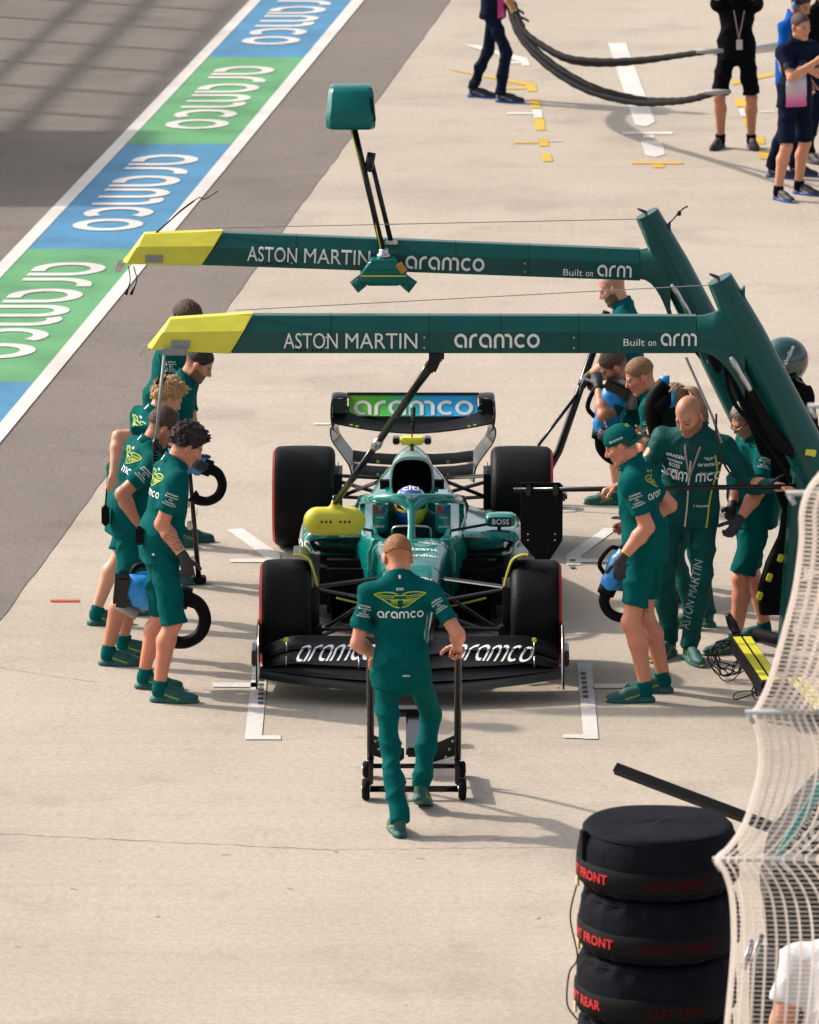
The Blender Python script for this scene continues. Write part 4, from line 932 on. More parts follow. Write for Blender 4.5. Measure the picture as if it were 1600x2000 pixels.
for sg in (-1, 1): cpart(MB().box((sg*.085, -.90, .17), (.02, .22, .09), bev=.005), 'wing_pylon', M_gloss, wing)
# wheels
M_tyre = mat('tyre_rubber', (0.0045, 0.0042, 0.0046), 0.55, bump=.4, bscale=60, var=.5, vscale=5, spec=.16)
def wheel(name, x, y, width, sg):
    Rr = .36; hw_ = width/2
    tr = thing(name, None, None); del_keys(tr); tr.parent = car; tr.location = (x, y, Rr)
    prof = [(.235, -hw_+.015), (.28, -hw_+.002), (.318, -hw_+.004), (.342, -hw_+.022), (.354, -hw_+.045), (.3585, -hw_*.45), (.36, 0), (.3585, hw_*.45), (.354, hw_-.045), (.342, hw_-.022), (.318, hw_-.004), (.28, hw_-.002), (.235, hw_-.015)]
    a = np.array(prof); mb = MB(); mb.lathe([tuple(p) for p in catmull(a, 3)], (0, 0, 0), 'X', 72)
    ty = mb.build('tyre', M_tyre, tr, True, False)
    mb = MB()
    for (r0, r1) in ((.318, .340),):
        mb.lathe([(r0, sg*(hw_+.0015)), (r1, sg*(hw_-.016))], (0, 0, 0), 'X', 64)
        mb.f = [f for f in mb.f if len(f) == 4]; mb.mi = [0]*len(mb.f)
    mb.build('tyre_band', M_red, ty, True, False)
    mb = MB(); mb.lathe([(.03, -hw_+.03), (.2, -hw_+.025), (.236, -hw_+.012), (.236, hw_-.012), (.2, hw_-.025), (.03, hw_-.03)], (0, 0, 0), 'X', 40)
    mb.lathe([(.05, sg*(hw_-.03)), (.045, sg*(hw_+.0)), (.02, sg*(hw_+.005))], (0, 0, 0), 'X', 20)
    mb.build('rim', M_gloss, tr, True, False); return tr
def del_keys(o):
    for k in ('label', 'category', 'group'):
        if k in o: del o[k]
for sg in (-1, 1):
    wheel('front_wheel', sg*.818, 0, .33, sg); wheel('rear_wheel', sg*.770, 3.6, .44, sg)
# wheel-top deflectors
for sg in (-1, 1):
    mb = MB(); path = catmull([(.765, .775), (.72, .772), (.664, .738), (.634, .66), (.612, .56), (.60, .42)], 5); rings = []
    for i, (x, z) in enumerate(path):
        t = i/(len(path)-1); d = .20*(1-.35*t); rings.append([(sg*x, -d*.55, z), (sg*(x+.004), -d*.55, z+.012), (sg*(x+.004), d*1.3, z+.012-.03*(1-t)), (sg*x, d*1.3, z-.03*(1-t))])
    mb.loft(rings); df = cpart(mb, 'wheel_deflector', M_gloss, auto=50)
    m2 = MB(); m2.tube([(sg*x, -.20*(1-.35*i/(len(path)-1))*.55-.004, z+.008) for i, (x, z) in enumerate(path[:-5])], .008, 8); cpart(m2, 'deflector_edge', M_fluo, df, True)
    m3 = MB(); m3.box((sg*.625, .02, .36), (.05, .34, .46), bev=.03); m3.box((sg*.60, -.14, .20), (.05, .10, .24), bev=.01); cpart(m3, 'brake_duct', M_carbon, auto=40)
    m4 = MB(); m4.box((sg*.53, 3.55, .36), (.06, .34, .46), bev=.03); cpart(m4, 'rear_brake_duct', M_carbon, auto=40)
    for a, b in (((.20, -.22, .50), (.62, -.02, .53)), ((.22, .42, .50), (.62, .05, .53)), ((.17, -.30, .26), (.62, -.05, .19)), ((.22, .38, .26), (.62, .05, .19)), ((.20, -.05, .52), (.60, -.02, .24)), ((.18, -.25, .33), (.62, -.15, .29))):
        cpart(MB().tube([(sg*a[0], a[1], a[2]), (sg*b[0], b[1], b[2])], .030, 10, True, .38, (0, 1, 0)), 'suspension_arm', M_carbon, None, True)
    for a, b in (((.12, 3.1, .46), (.56, 3.5, .50)), ((.10, 3.9, .42), (.56, 3.65, .50)), ((.18, 3.0, .24), (.56, 3.5, .22)), ((.10, 3.9, .24), (.56, 3.65, .22)), ((.25, 3.15, .56), (.56, 3.5, .36)), ((.08, 3.6, .33), (.56, 3.6, .36))):
        cpart(MB().tube([(sg*a[0], a[1], a[2]), (sg*b[0], b[1], b[2])], .030, 10, True, .4, (0, 1, 0)), 'suspension_arm', M_carbon, None, True)
# rear wing
mb = MB(); rings = []
for x in np.linspace(-.575, .575, 31):
    t = abs(x)/.575; zc = .75+.075*t**1.7; r = []
    for k in range(11):
        q = k/10; r.append((x, 3.92+.26*q, zc+.005+.085*q**1.6-.018*math.sin(math.pi*q)+.014*math.sin(math.pi*q**.7)))
    for k in range(10, -1, -1):
        q = k/10; r.append((x, 3.92+.26*q, zc-.004+.085*q**1.6-.03*math.sin(math.pi*q)))
    rings.append(r)
mb.loft(rings); rw = cpart(mb, 'rear_wing', M_carbon, auto=60)
mf = bpy.data.materials.new('flap_gradient'); mf.use_nodes = True; n = mf.node_tree.nodes; L = mf.node_tree.links; b = n['Principled BSDF']; b.inputs['Roughness'].default_value = .3; b.inputs['Coat Weight'].default_value = .5
tc = n.new('ShaderNodeTexCoord'); sx = n.new('ShaderNodeSeparateXYZ'); L.new(tc.outputs['Object'], sx.inputs[0]); mr = n.new('ShaderNodeMapRange'); mr.inputs[1].default_value = -.46; mr.inputs[2].default_value = .46; L.new(sx.outputs[0], mr.inputs[0])
cr = n.new('ShaderNodeValToRGB'); cr.color_ramp.elements[0].color = (.16, .50, .01, 1); cr.color_ramp.elements[0].position = .1; cr.color_ramp.elements[1].color = (.01, .36, .72, 1); cr.color_ramp.elements[1].position = .68
e_ = cr.color_ramp.elements.new(.34); e_.color = (.05, .48, .09, 1); e_ = cr.color_ramp.elements.new(.5); e_.color = (.01, .40, .36, 1); L.new(mr.outputs[0], cr.inputs[0]); L.new(cr.outputs[0], b.inputs['Base Color'])
mb = MB(); rings = []
for x in np.linspace(-.462, .462, 21):
    rings.append([(x, 4.10, .838), (x, 4.11, .842), (x, 4.17, .905), (x, 4.215, .975), (x, 4.225, .972), (x, 4.19, .90), (x, 4.12, .832)])
mb.loft(rings); fl = cpart(mb, 'rear_flap', mf, rw, auto=60)
mb = MB(); rings = []
for x in np.linspace(-.470, .470, 9): rings.append([(x, 4.205, .970), (x, 4.215, .985), (x, 4.235, .985), (x, 4.232, .965)])
mb.loft(rings); cpart(mb, 'flap_trim', M_gloss, fl)
bv = BVHTree.FromPolygons([v.co for v in fl.data.vertices], [tuple(p.vertices) for p in fl.data.polygons])
V, Fc, wd = round_word('aramco', .2); M_ = basis(Vector((0, 4.05, .855)), (1, 0, 0), (0, 0, 1)); ww = .85
P_, F_ = wrap([M_ @ Vector((-ww/2+x*ww/wd, y*.112, 0)) for x, y in V], Fc, bv, Vector((0, -1, .25)), .004, .6); cpart(MB().add(P_, F_), 'flap_lettering', M_white, fl)
for sg in (-1, 1):
    mb = MB(); rings = []
    for x, z, y0, y1 in smooth_secs([(.466, .975, 4.10, 4.26), (.555, .978, 4.06, 4.27), (.585, .955, 4.02, 4.27), (.590, .86, 3.95, 4.26), (.575, .78, 3.95, 4.25), (.545, .735, 3.97, 4.2)], 5):
        rings.append([(sg*x, y0, z), (sg*x, y1, z), (sg*(x-.012), y1, z-.006), (sg*(x-.012), y0, z-.006)])
    mb.loft(rings); mb.flat([(sg*.575, 4.08, .965), (sg*.470, 4.11, .968), (sg*.470, 4.11, .842), (sg*.578, 4.08, .845)]); et = cpart(mb, 'wing_tip', M_gloss, rw, auto=60)
    mb = MB(); rings = []
    for x, z, y0, y1 in smooth_secs([(.54, .80, 4.0, 4.12), (.565, .76, 3.98, 4.16), (.55, .68, 3.96, 4.22), (.48, .58, 3.95, 4.24), (.425, .49, 3.95, 4.22), (.41, .38, 3.98, 4.18)], 6):
        rings.append([(sg*(x+.03), y0, z), (sg*(x-.02), y1, z), (sg*(x-.032), y1, z-.002), (sg*(x+.018), y0, z-.002)])
    mb.loft(rings); cpart(mb, 'wing_endplate', mat('satin_carbon', (.05, .048, .045), .22, coat=.6), rw, auto=60)
    for z in (.435, .53):
        m2 = MB(); m2.loft([[(sg*x, 3.85, z+.03*t), (sg*x, 3.92, z+.028+.03*t), (sg*x, 4.0, z+.05+.03*t), (sg*x, 3.92, z+.018+.03*t)] for x, t in ((.0, .3), (.15, .1), (.30, .4), (.43, 1))]); cpart(m2, 'beam_wing', M_carbon, rw, auto=60)
        m3 = MB(); m3.lathe([(.006, -.003), (.012, -.003), (.012, .003), (.006, .003)], (sg*.25, 3.84, z+.03), 'Y', 12); cpart(m3, 'wing_fastener', M_lime, rw)
mb = MB(); mb.tube(catmull([(0, 3.98, .74), (0, 4.0, .82), (0, 4.06, .90)], 4), [.010, .016, .022, .026], 10, True, .8); mb.tube([(0, 3.98, .72), (0, 3.95, .45)], .014, 8); cpart(mb, 'wing_actuator', M_gloss, rw, True)
for x, z in ((-.44, .80), (.44, .80), (-.40, .79), (.40, .79), (-.06, .70), (.06, .70)): cpart(MB().box((x, 3.915, z+.01), (.022, .02, .008)), 'wing_marker', M_lime, rw)
for sg in (-1, 1):
    for z in (.955, .925, .875): cpart(MB().box((sg*.478, 4.10, z), (.016, .01, .010)), 'flap_bolt', M_grey, rw)
mb = MB(); mb.box((0, 4.0, .30), (.24, .3, .18), bev=.03); mb.box((0, 4.16, .32), (.12, .1, .14), bev=.02); cpart(mb, 'gearbox_tail', M_carbon, auto=40)
for y_, w_, zb_, zt_, e_ in ((.45, .2165, .24, .5755, 4.2), (.93, .2755, .175, .6335, 4.6)):
    rg = sring(y_, w_+.002, zb_, zt_+.002, 40, e_, 0, .95); cpart(MB().tube(rg+[rg[0]], .0022, 5, False), 'panel_seam', M_rubber, nose)
# nose lettering
bv = BVHTree.FromPolygons([v.co for v in nose.data.vertices], [tuple(p.vertices) for p in nose.data.polygons])
def nose_text(s, y, hgt, wd, m, nm, x=0.0):
    M_ = basis(Vector((x, y, .8)), (1, 0, 0), (0, 1, 0)); P_, F_ = place2d(text2d(s, 1, .02), hgt, M_, True, wd); P_, F_ = wrap(P_, F_, bv, Vector((0, 0, 1)), .004, 1.2)
    if F_: cpart(MB().add(P_, F_), nm, m, nose)
nose_text('cognizant', .74, .055, .36, M_white, 'nose_lettering'); nose_text('Bombardier', .62, .05, .36, M_white, 'nose_lettering')
nose_text('MAADEN', .20, .05, .27, M_white, 'nose_lettering'); nose_text('14', -.08, .20, .17, M_fluo, 'race_number')
P_, F_ = place2d(wings2d(), .07, basis(Vector((-.13, .87, .8)), (1, 0, 0), (0, 1, 0))); P_, F_ = wrap(P_, F_, bv, Vector((0, 0, 1)), .004, 1.2); cpart(MB().add(P_, F_), 'nose_emblem', M_white, nose)
P_, F_ = place2d(wings2d(), .07, basis(Vector((.13, .87, .8)), (1, 0, 0), (0, 1, 0))); P_, F_ = wrap(P_, F_, bv, Vector((0, 0, 1)), .004, 1.2); cpart(MB().add(P_, F_), 'nose_emblem', M_white, nose)

# ---------------------------------------------------------------- the driver
drv = thing('person', 'driver in a blue and yellow helmet sitting in the racing car', 'person', (0.008, 1.7, .30))
M_attr = mat('helmet_paint', (.1, .1, .5), .22, attr='Col', coat=.8)
F = Field(.012); F.ell((0.008, 1.72, .52), (.17, .12, .22), None, .05); F.cap((-.15, 1.70, .60), (.166, 1.70, .60), .06, None, .05)
for sg in (-1, 1): F.cap((.008+sg*.17, 1.68, .58), (.008+sg*.15, 1.45, .42), .05, .045, .03); F.cap((.008+sg*.15, 1.45, .42), (.008+sg*.06, 1.22, .50), .043, .035, .03); F.ell((.008+sg*.055, 1.19, .51), (.035, .045, .03), None, .01)
F.cap((.008, 1.70, .62), (.008, 1.66, .74), .06, .055, .03)
V, Fc = F.mesh(); np_mesh('body', V, Fc, TOPM['suit'], drv)
F = Field(.006); HCX = npv((.008, 1.60, .745)); F.ell(HCX, (.116, .145, .126), None, .02); F.ell(HCX+npv((0, -.055, -.06)), (.095, .095, .085), None, .04)
V, Fc = F.mesh(); q = V-HCX; C = np.tile(np.array((.01, .06, .42)), (len(V), 1)); x, y, z = q.T
C[z < -.02] = (.70, .52, .03); C[(z < -.02) & (x < -.02)] = (.01, .09, .45); C[(np.abs(z+.02-.1*np.abs(x)) < .012) & (y < .02)] = (.75, .58, .04)
C[(z > .03) & (np.abs(x) > .075)] = (.7, .7, .75); C[(z > .0) & (y > .05)] = (.72, .55, .04); C[(z > -.012) & (z < .045) & (y < -.075)] = (.008, .014, .03); C[(x < -.095) & (z > -.05)] = (.7, .2, .03)
hl = np_mesh('helmet', V, Fc, M_attr, drv, C)
P_, F_ = place2d(text2d('citi', 1.05, .03), .062, basis((.008, 1.60, .78), (1, 0, 0), (0, .75, .66))); decal('helmet_lettering', [(P_, F_)], obj_bvh(hl), Vector((0, -.66, .75)), M_white, hl)
mb = MB(); mb.tube(catmull([(-.09, 1.20, .52), (-.06, 1.17, .575), (.06, 1.17, .575), (.10, 1.20, .52)], 4), .014, 8); cpart(mb, 'steering_wheel', M_gloss, None, True)
# ---------------------------------------------------------------- overhead gantries
def gantry(label, y, xr, xl, xt, zr, zl, zt, mtop, mlow, texts, group):
    """boom from the mast at xr to the yellow tip xt; z* = (bottom, top) at right, left and tip"""
    g = thing('pit_gantry', label, 'gantry', (mlow[0]+.45, y, 0), 0, group)
    def ring(x, zb, zt_, sh=0.0, d=.09):
        hgt = zt_-zb
        return [(x+sh*0, y-d, zb), (x+sh*.62, y-d, zb+hgt*.60), (x+sh, y-d*.15, zt_), (x+sh, y+d*.8, zt_), (x+sh*.6, y+d, zb+hgt*.6), (x, y+d, zb)]
    mb = MB(); mb.loft([ring(xl-.13, zl[0], zl[1], .15), ring((xl+xr)/2, (zl[0]+zr[0])/2, (zl[1]+zr[1])/2), ring(xr, zr[0], zr[1])])
    boom = mb.build('boom', M_rig, g, auto=25, bev=.006)
    mb = MB(); mb.loft([ring(xt, zt[0], zt[0]+.03, .03, .05), ring(xt+.03, zt[0]-.01, zt[1], .12, .075), ring(xl-.133, zl[0]-.003, zl[1]+.012, .15, .094)]); tip = mb.build('boom_tip', M_fluo, g, auto=25, bev=.006)
    mb = MB(); mb.box((xt-.02, y, zt[0]-.035), (.05, .05, .10), Matrix.Rotation(R(32), 3, 'Y'), .012); mb.build('tip_coupling', M_metal, tip)
    mb = MB(); mb.box((xt+.22, y-.088, zt[0]+.03), (.12, .012, .05)); mb.build('tip_bracket', M_grey, tip)
    # mast: a flattened tube with a flared shoulder where the boom joins
    d = Vector((mlow[0]-mtop[0], 0, mlow[1]-mtop[1])); low = Vector((mlow[0], y, mlow[1]))+d.normalized()*(mlow[1]/-d.normalized().z-.02)
    mb = MB(); mb.tube([(mtop[0], y, mtop[1]), (mtop[0]+d.x*.3, y, mtop[1]+d.z*.3), (mlow[0], y, mlow[1]), tuple(low)], [.085, .115, .135, .15], 28, True, 1.15, (1, 0, 0)); mast = mb.build('mast', M_rig, g, auto=50)
    mb = MB(); mb.tube([Vector((mtop[0], y, mtop[1]+.001))-d.normalized()*.004, Vector((mtop[0], y, mtop[1]))-d.normalized()*.0045], .072, 24, True, 1.12, (1, 0, 0)); mb.build('mast_opening', M_rubber, mast)
    jx = mtop[0]+d.x*.2; jz = mtop[1]+d.z*.2
    mb = MB(); rings = []
    for t in np.linspace(0, 1, 7):
        x = xr+(mtop[0]+d.x*.27-xr)*t; zb = zr[0]-.30*t**2.2; zt_ = zr[1]+.20*t**2.2; dd = .09+.02*t
        rings.append([(x, y-dd*.92, zb+.01), (x, y-dd, zb+(zt_-zb)*.35), (x, y-dd*.9, zb+(zt_-zb)*.65), (x, y-dd*.2, zt_), (x, y+dd*.8, zt_-.01), (x, y+dd, zb+(zt_-zb)*.5), (x, y+dd*.8, zb+.01)])
    mb.loft(rings); mb.build('shoulder', M_rig, mast, auto=60)
    mb = MB(); mb.tube([(mtop[0]-.05, y-.06, mtop[1]-.03), (xl-.10, y, zl[1]+.03)], .003, 6); mb.build('stay_wire', M_grey, g)
    # lettering on the sloping front
    bv = obj_bvh(boom); n = Vector((0, -1, .35)).normalized()
    tx2 = []
    for kind, s, x0, x1, zc, hgt in texts:
        if ' ' in s:
            wa, wb = s.split(' '); fa, fb = ((0, .405), (.463, 1)) if kind == 'T' else ((0, .655), (.755, 1)); sl = ((zl[0]+zl[1])-(zr[0]+zr[1]))/2/(xl-xr); cx_ = (x0+x1)/2
            for wd_, (q0, q1) in ((wa, fa), (wb, fb)): a_, b_ = x0+(x1-x0)*q0, x0+(x1-x0)*q1; tx2.append((kind, wd_, a_, b_, zc+((a_+b_)/2-cx_)*sl, hgt))
        else: tx2.append((kind, s, x0, x1, zc, hgt))
    for kind, s, x0, x1, zc, hgt in tx2:
        sl = ((zl[0]+zl[1])-(zr[0]+zr[1]))/2/(xl-xr)
        M_ = basis(Vector(((x0+x1)/2, y-.2, zc)), (1, 0, sl), (0, .25, 1))
        if kind == 'r': sh = place2d(round_word(s, .2), hgt, M_, True, x1-x0)
        else: sh = place2d(text2d(s, 1.0, 0.0), hgt, M_, True, x1-x0)
        decal('boom_lettering', [sh], bv, n, M_white, boom, .008, .8)
    # seams, fasteners and slots
    for fx in (.18, .40, .56, .735):
        x = xl+(xr-xl)*fx; t_ = fx; zb = zl[0]+(zr[0]-zl[0])*t_; zt2 = zl[1]+(zr[1]-zl[1])*t_; rg = ring(x, zb-.0006, zt2+.0006, 0, .0906); MB().tube(rg+[rg[0]], .0014, 4, False).build('seam', M_rubber, boom)
        for zz in (.16, .86 if False else .45): MB().lathe([(.001, 0), (.006, 0), (.006, -.002), (.001, -.003)], (x-.03, y-.0905, zb+(zt2-zb)*zz), 'Y', 8).build('fastener', M_metal, boom)
    for k in range(6): MB().box((xl+.30+.028*k+(.02 if k > 2 else 0), y-.091, zl[0]+.022+(zr[0]-zl[0])*.1), (.010, .006, .012)).build('slot', M_rubber, boom)
    # hoses under the mast
    p0 = Vector((xr+.22, y-.10, zr[0]-.02)); mb = MB()
    mb.tube(catmull([p0, p0+Vector((.06, -.02, -.10)), p0+Vector((.13, -.02, -.22))], 6), [.022, .026, .02, .024, .02], 10); mb.build('hose_fitting', M_metal, mast, True)
    mb = MB(); e = p0+Vector((.13, -.02, -.22)); q = Vector((mlow[0], y-.06, mlow[1]))
    mb.tube(catmull([e, e+Vector((.18, 0, -.32)), Vector((mlow[0]-.03, y-.06, mlow[1]-.02)), Vector((mlow[0]+.36, y-.06, mlow[1]-.75)), Vector((mlow[0]+.5, y-.05, .15))], 8), [.020, .045, .05, .05, .05], 12); mb.build('hose', M_rubber, mast, True)
    mb = MB(); mb.tube(catmull([p0+Vector((-.05, .05, 0)), p0+Vector((.02, .05, -.3)), p0+Vector((.26, .06, -.6)), p0+Vector((.62, .06, -1.2))], 8), .014, 8); mb.build('cable', M_rubber, mast, True)
    return g, boom, tip, mast
GF = 'overhead gantries across the pit box'
g1, boom1, tip1, mast1 = gantry('nearer overhead gantry arm with round yellow stop marker hanging over the car', 0.0, 1.86, -1.03, -1.70, (2.115, 2.345), (2.115, 2.352), (2.145, 2.33), (2.005, 2.59), (2.62, 1.37),
    [('T', 'ASTON MARTIN', -.815, .05, 2.188, .100), ('r', 'aramco', .29, .84, 2.192, .088), ('t', 'Built on', 1.385, 1.595, 2.205, .046), ('r', 'arm', 1.625, 1.86, 2.205, .078)], GF)
g2, boom2, tip2, mast2 = gantry('farther overhead gantry arm with green signal light box standing on top', 3.0, 1.60, -1.31, -1.99, (2.040, 2.245), (2.150, 2.365), (2.165, 2.36), (1.645, 2.50), (2.26, 1.28),
    [('T', 'ASTON MARTIN', -1.125, -.275, 2.205, .098), ('r', 'aramco', -.03, .515, 2.155, .088), ('t', 'Built on', 1.065, 1.27, 2.115, .046), ('r', 'arm', 1.30, 1.54, 2.108, .078)], GF)
# stop marker on the nearer boom
mb = MB(); mb.box((.175, -.02, 2.09), (.10, .12, .07), bev=.015); mb.box((.15, -.03, 2.03), (.075, .08, .10), Matrix.Rotation(R(25), 3, 'Y'), .015); st = mb.build('marker_mount', M_gloss, boom1)
a = Vector((.14, 0.02, 2.02)); b = Vector((-.219, .5, 1.385)); c_ = Vector((-.495, .9, .905))
mb = MB(); mb.tube([a, a+(b-a)*.25, b], [.035, .026, .024], 12); mb.build('marker_arm', M_gloss, g1, True)
mb = MB(); mb.tube([b+(b-a).normalized()*-.06, b-(b-a).normalized()*.03, b, b+(c_-b).normalized()*.04], [.026, .034, .036, .024], 12); mb.build('arm_collar', M_metal, g1, True)
mb = MB(); mb.tube([b, c_], .022, 12); mb.tube([c_+Vector((0, 0, .05)), c_+Vector((0, 0, -.02))], .02, 10); mb.build('marker_arm', M_gloss, g1, True)
F = Field(.008); cc = Vector((-.500, .9, .782)); F.cap(cc+Vector((-.112, 0, 0)), cc+Vector((.112, 0, 0)), .096, None, .02); F.cap(cc+Vector((.005, 0, .08)), cc+Vector((.005, 0, .125)), .034, .028, .03)
V, Fc = F.mesh(); V[:, 1] = .9+(V[:, 1]-.9)*.75; mk = np_mesh('stop_marker', V, Fc, M_fluo, g1)
for k in range(6):
    x = -.500+(-.085+.03*k if k < 3 else .01+.03*(k-2))
    MB().box((x, .9-.0735, .793), (.010, .008, .016)).build('marker_slot', M_rubber, mk)
mb = MB(); mb.lathe([(.035, 0), (.05, .002), (.05, .01), (.03, .012)], (.165, -.0925, 2.165), 'Y', 20); mb.build('boom_cover', M_rig, boom1, True)
# drop rods at the tips with curled air hoses
def drop(g, top, mid, low, r=.011):
    mb = MB(); mb.tube([top, mid], r, 8); o = mb.build('drop_rod', M_grey, g, True)
    mb = MB(); V = []
    n = 200; a = Vector(mid); b = Vector(low)
    for i in range(n):
        t = i/(n-1); p = a+(b-a)*t; an = t*2*math.pi*26; V.append(p+Vector((math.cos(an)*.016, math.sin(an)*.016, 0)))
    mb.tube(V, .0065, 5); mb.build('coiled_hose', M_rubber, g, True)
    mb = MB(); mb.tube([a+Vector((0, 0, .01)), a+(b-a)*.03, a+(b-a)*.12], [.016, .026, .022], 10); mb.build('hose_coupler', M_gloss, g, True)
drop(g1, (-1.585, -.10, 2.12), (-1.64, -.28, 1.58), (-1.655, -.30, 1.02))
mb = MB(); mb.box((-1.52, -.10, 2.13), (.16, .03, .05), bev=.006); mb.build('rod_bracket', M_grey, tip1)
for (bx, by, bz, gg) in ((-1.62, -.04, 2.10, g1), (-1.95, 2.98, 2.13, g2)):
    for dx in (0, .035):
        MB().tube(catmull([(bx+dx, by, bz), (bx+dx*1.3+.01, by, bz-.10), (bx-.02+dx, by, bz-.20)], 5), [.004, .004, .004, .012], 6).build('loose_plug', M_rubber, gg, True)
mb = MB(); mb.tube([(1.79, -.10, 2.09), (1.96, -.2, 1.72), (2.02, -.22, 1.55)], .009, 8); mb.build('drop_rod', M_grey, g1, True)
mb = MB(); mb.tube(catmull([(1.985, -.2, 1.74), (1.99, -.25, 1.55), (2.08, -.3, 1.36), (2.26, -.32, 1.28), (2.42, -.3, 1.36)], 7), .008, 6); mb.build('cable', M_gloss, g1, True)
mb = MB(); mb.tube([(-1.77, 3.0, 2.35), (-1.59, 3.1, 2.50), (-1.50, 3.15, 2.56)], .007, 6); mb.tube(catmull([(-1.50, 3.15, 2.56), (-1.46, 3.15, 2.585), (-1.42, 3.15, 2.575), (-1.33, 3.15, 2.63)], 5), .004, 5); mb.build('whip_aerial', M_gloss, tip2, True)
mb = MB(); mb.tube(catmull([(1.77, 3.0, 2.40), (1.83, 3.0, 2.46), (1.88, 3.0, 2.52), (1.93, 3.0, 2.55)], 5), .006, 5); mb.lathe([(.004, -.02), (.014, -.015), (.014, .015), (.004, .02)], (1.87, 3.0, 2.50), 'Z', 8); mb.build('loose_cable', M_gloss, mast2, True)
# signal light tower on the farther boom
def rr_(x0, x1, y0, y1, z): return [(x0, y0+.04, z), (x0+.03, y0, z), ((x0+x1)/2, y0-.015, z), (x1-.03, y0, z), (x1, y0+.04, z), (x1, y1, z), (x0, y1, z)]
mb = MB(); mb.loft([rr_(-.565, -.245, 2.90, 3.16, 3.10), rr_(-.575, -.235, 2.88, 3.17, 3.12), rr_(-.578, -.235, 2.885, 3.18, 3.195), rr_(-.570, -.240, 2.905, 3.18, 3.23), rr_(-.562, -.248, 2.97, 3.18, 3.345), rr_(-.552, -.258, 3.0, 3.18, 3.372), rr_(-.535, -.275, 3.05, 3.17, 3.385)]); lb = mb.build('signal_box', M_pod, g2, auto=28, bev=.004)
poly = [(-.560, 3.13), (-.52, 3.115), (-.40, 3.100), (-.30, 3.108), (-.248, 3.125), (-.238, 3.20), (-.262, 3.345), (-.285, 3.385), (-.33, 3.392), (-.50, 3.392), (-.545, 3.38), (-.562, 3.33), (-.572, 3.2)]
mb = MB(); mb.box((-.247, 2.98, 3.24), (.012, .15, .17), Matrix.Rotation(R(-7), 3, 'Y'), .004); mb.build('signal_screen', M_gloss, lb)
for p, q, nm in (((-.385, 3.0, 3.11), (-.183, 2.87, 2.25), 'tower_pole'), ((-.262, 2.99, 2.86), (-.128, 3.0, 2.30), 'tower_strut')):
    MB().tube([p, q], .021 if nm == 'tower_pole' else .018, 10).build(nm, M_gloss, g2, True)
mb = MB(); mb.tube([(-.262, 2.97, 2.93), (-.285, 2.96, 2.80)], .032, 10); mb.build('pole_clamp', M_gloss, g2, True)
for p, q in (((-.405, 2.985, 3.10), (-.315, 2.935, 2.74)), ((-.245, 2.895, 2.50), (-.20, 2.858, 2.28))): MB().tube([p, q], .006, 6).build('yellow_stripe', M_fluo, g2, True)
mb = MB(); mb.lathe([(.05, 0), (.05, .02), (.035, .03), (.035, .05), (.03, .06)], (-.178, 2.86, 2.215), 'Z', 16); mb.build('pole_foot', M_metal, g2, True)
mb = MB(); mb.box((-.125, 2.98, 2.30), (.09, .06, .025), bev=.005); mb.build('strut_foot', M_metal, g2)
yb = 2.86
mb = MB(); mb.loft([[(x, yb+s_*dd, z) for x, s_, dd in ((-.18-w_, -1, d_), (-.18+w_, -1, d_), (-.18+w_, 1, d_), (-.18-w_, 1, d_))] for z, w_, d_ in ((2.02, .10, .05), (2.055, .155, .085), (2.105, .165, .09), (2.185, .105, .08), (2.215, .085, .06))]); sg_ = mb.build('signal_head', M_pod, g2, auto=30, bev=.012)
MB().box((-.18, yb-.0905, 2.10), (.31, .006, .008)).build('signal_trim', M_fluo, sg_)
for s2 in (-1, 1):
    MB().tube([(-.18+s2*.12, yb, 2.07), (-.18+s2*.205, yb-.01, 2.005)], [.045, .05], 16).build('signal_lamp', M_pod, sg_, True)
MB().box((-.18+.125, yb-.085, 2.155), (.05, .012, .07), Matrix.Rotation(R(-35), 3, 'Y')).build('signal_label', mat('amber_label', (.5, .22, .03), .5), sg_)
# yellow clip and base of the nearer mast
MB().box((2.60, -.14, 1.47), (.075, .03, .045), Matrix.Rotation(R(8), 3, 'Y'), .005).build('mast_clip', M_fluo, mast1)
mb = MB(); out = [PY(u, v, .35) for u, v in ((1410, 715), (1440, 715), (1480, 800), (1515, 855), (1560, 885), (1552, 940), (1538, 960), (1545, 1010), (1552, 1060), (1540, 1120), (1530, 1200), (1483, 1200), (1481, 1150), (1496, 1100), (1520, 1050), (1530, 1000), (1500, 930), (1450, 800))]
mb.prism([(p.x, p.z) for p in out], Matrix(((1, 0, 0, 0), (0, 0, -1, .42), (0, 1, 0, 0), (0, 0, 0, 1))), .12); mb.build('cable_chain', M_rubber, g1, auto=30, bev=.02)
for u, v in ((1561, 1006), (1545, 1049), (1525, 1090), (1503, 1128), (1484, 1164)):
    p = PY(u, v, .29); MB().box(p, (.036, .03, .052), Matrix.Rotation(R(18), 3, 'Y'), .005).build('chain_band', M_fluo, g1)
mb = MB(); p0 = PY(1567, 930, -.1); p1 = PY(1552, 1080, -.1); p2 = PY(1527, 1345, -.1)
mb.loft([[(p.x-w_, -.1, p.z), (p.x+w_, -.1, p.z), (p.x+w_, .2, p.z), (p.x-w_, .2, p.z)] for p, w_ in ((p0, .06), (p1, .045), (p2, .03))]); mb.build('base_column', M_rig, g1, auto=30, bev=.01)

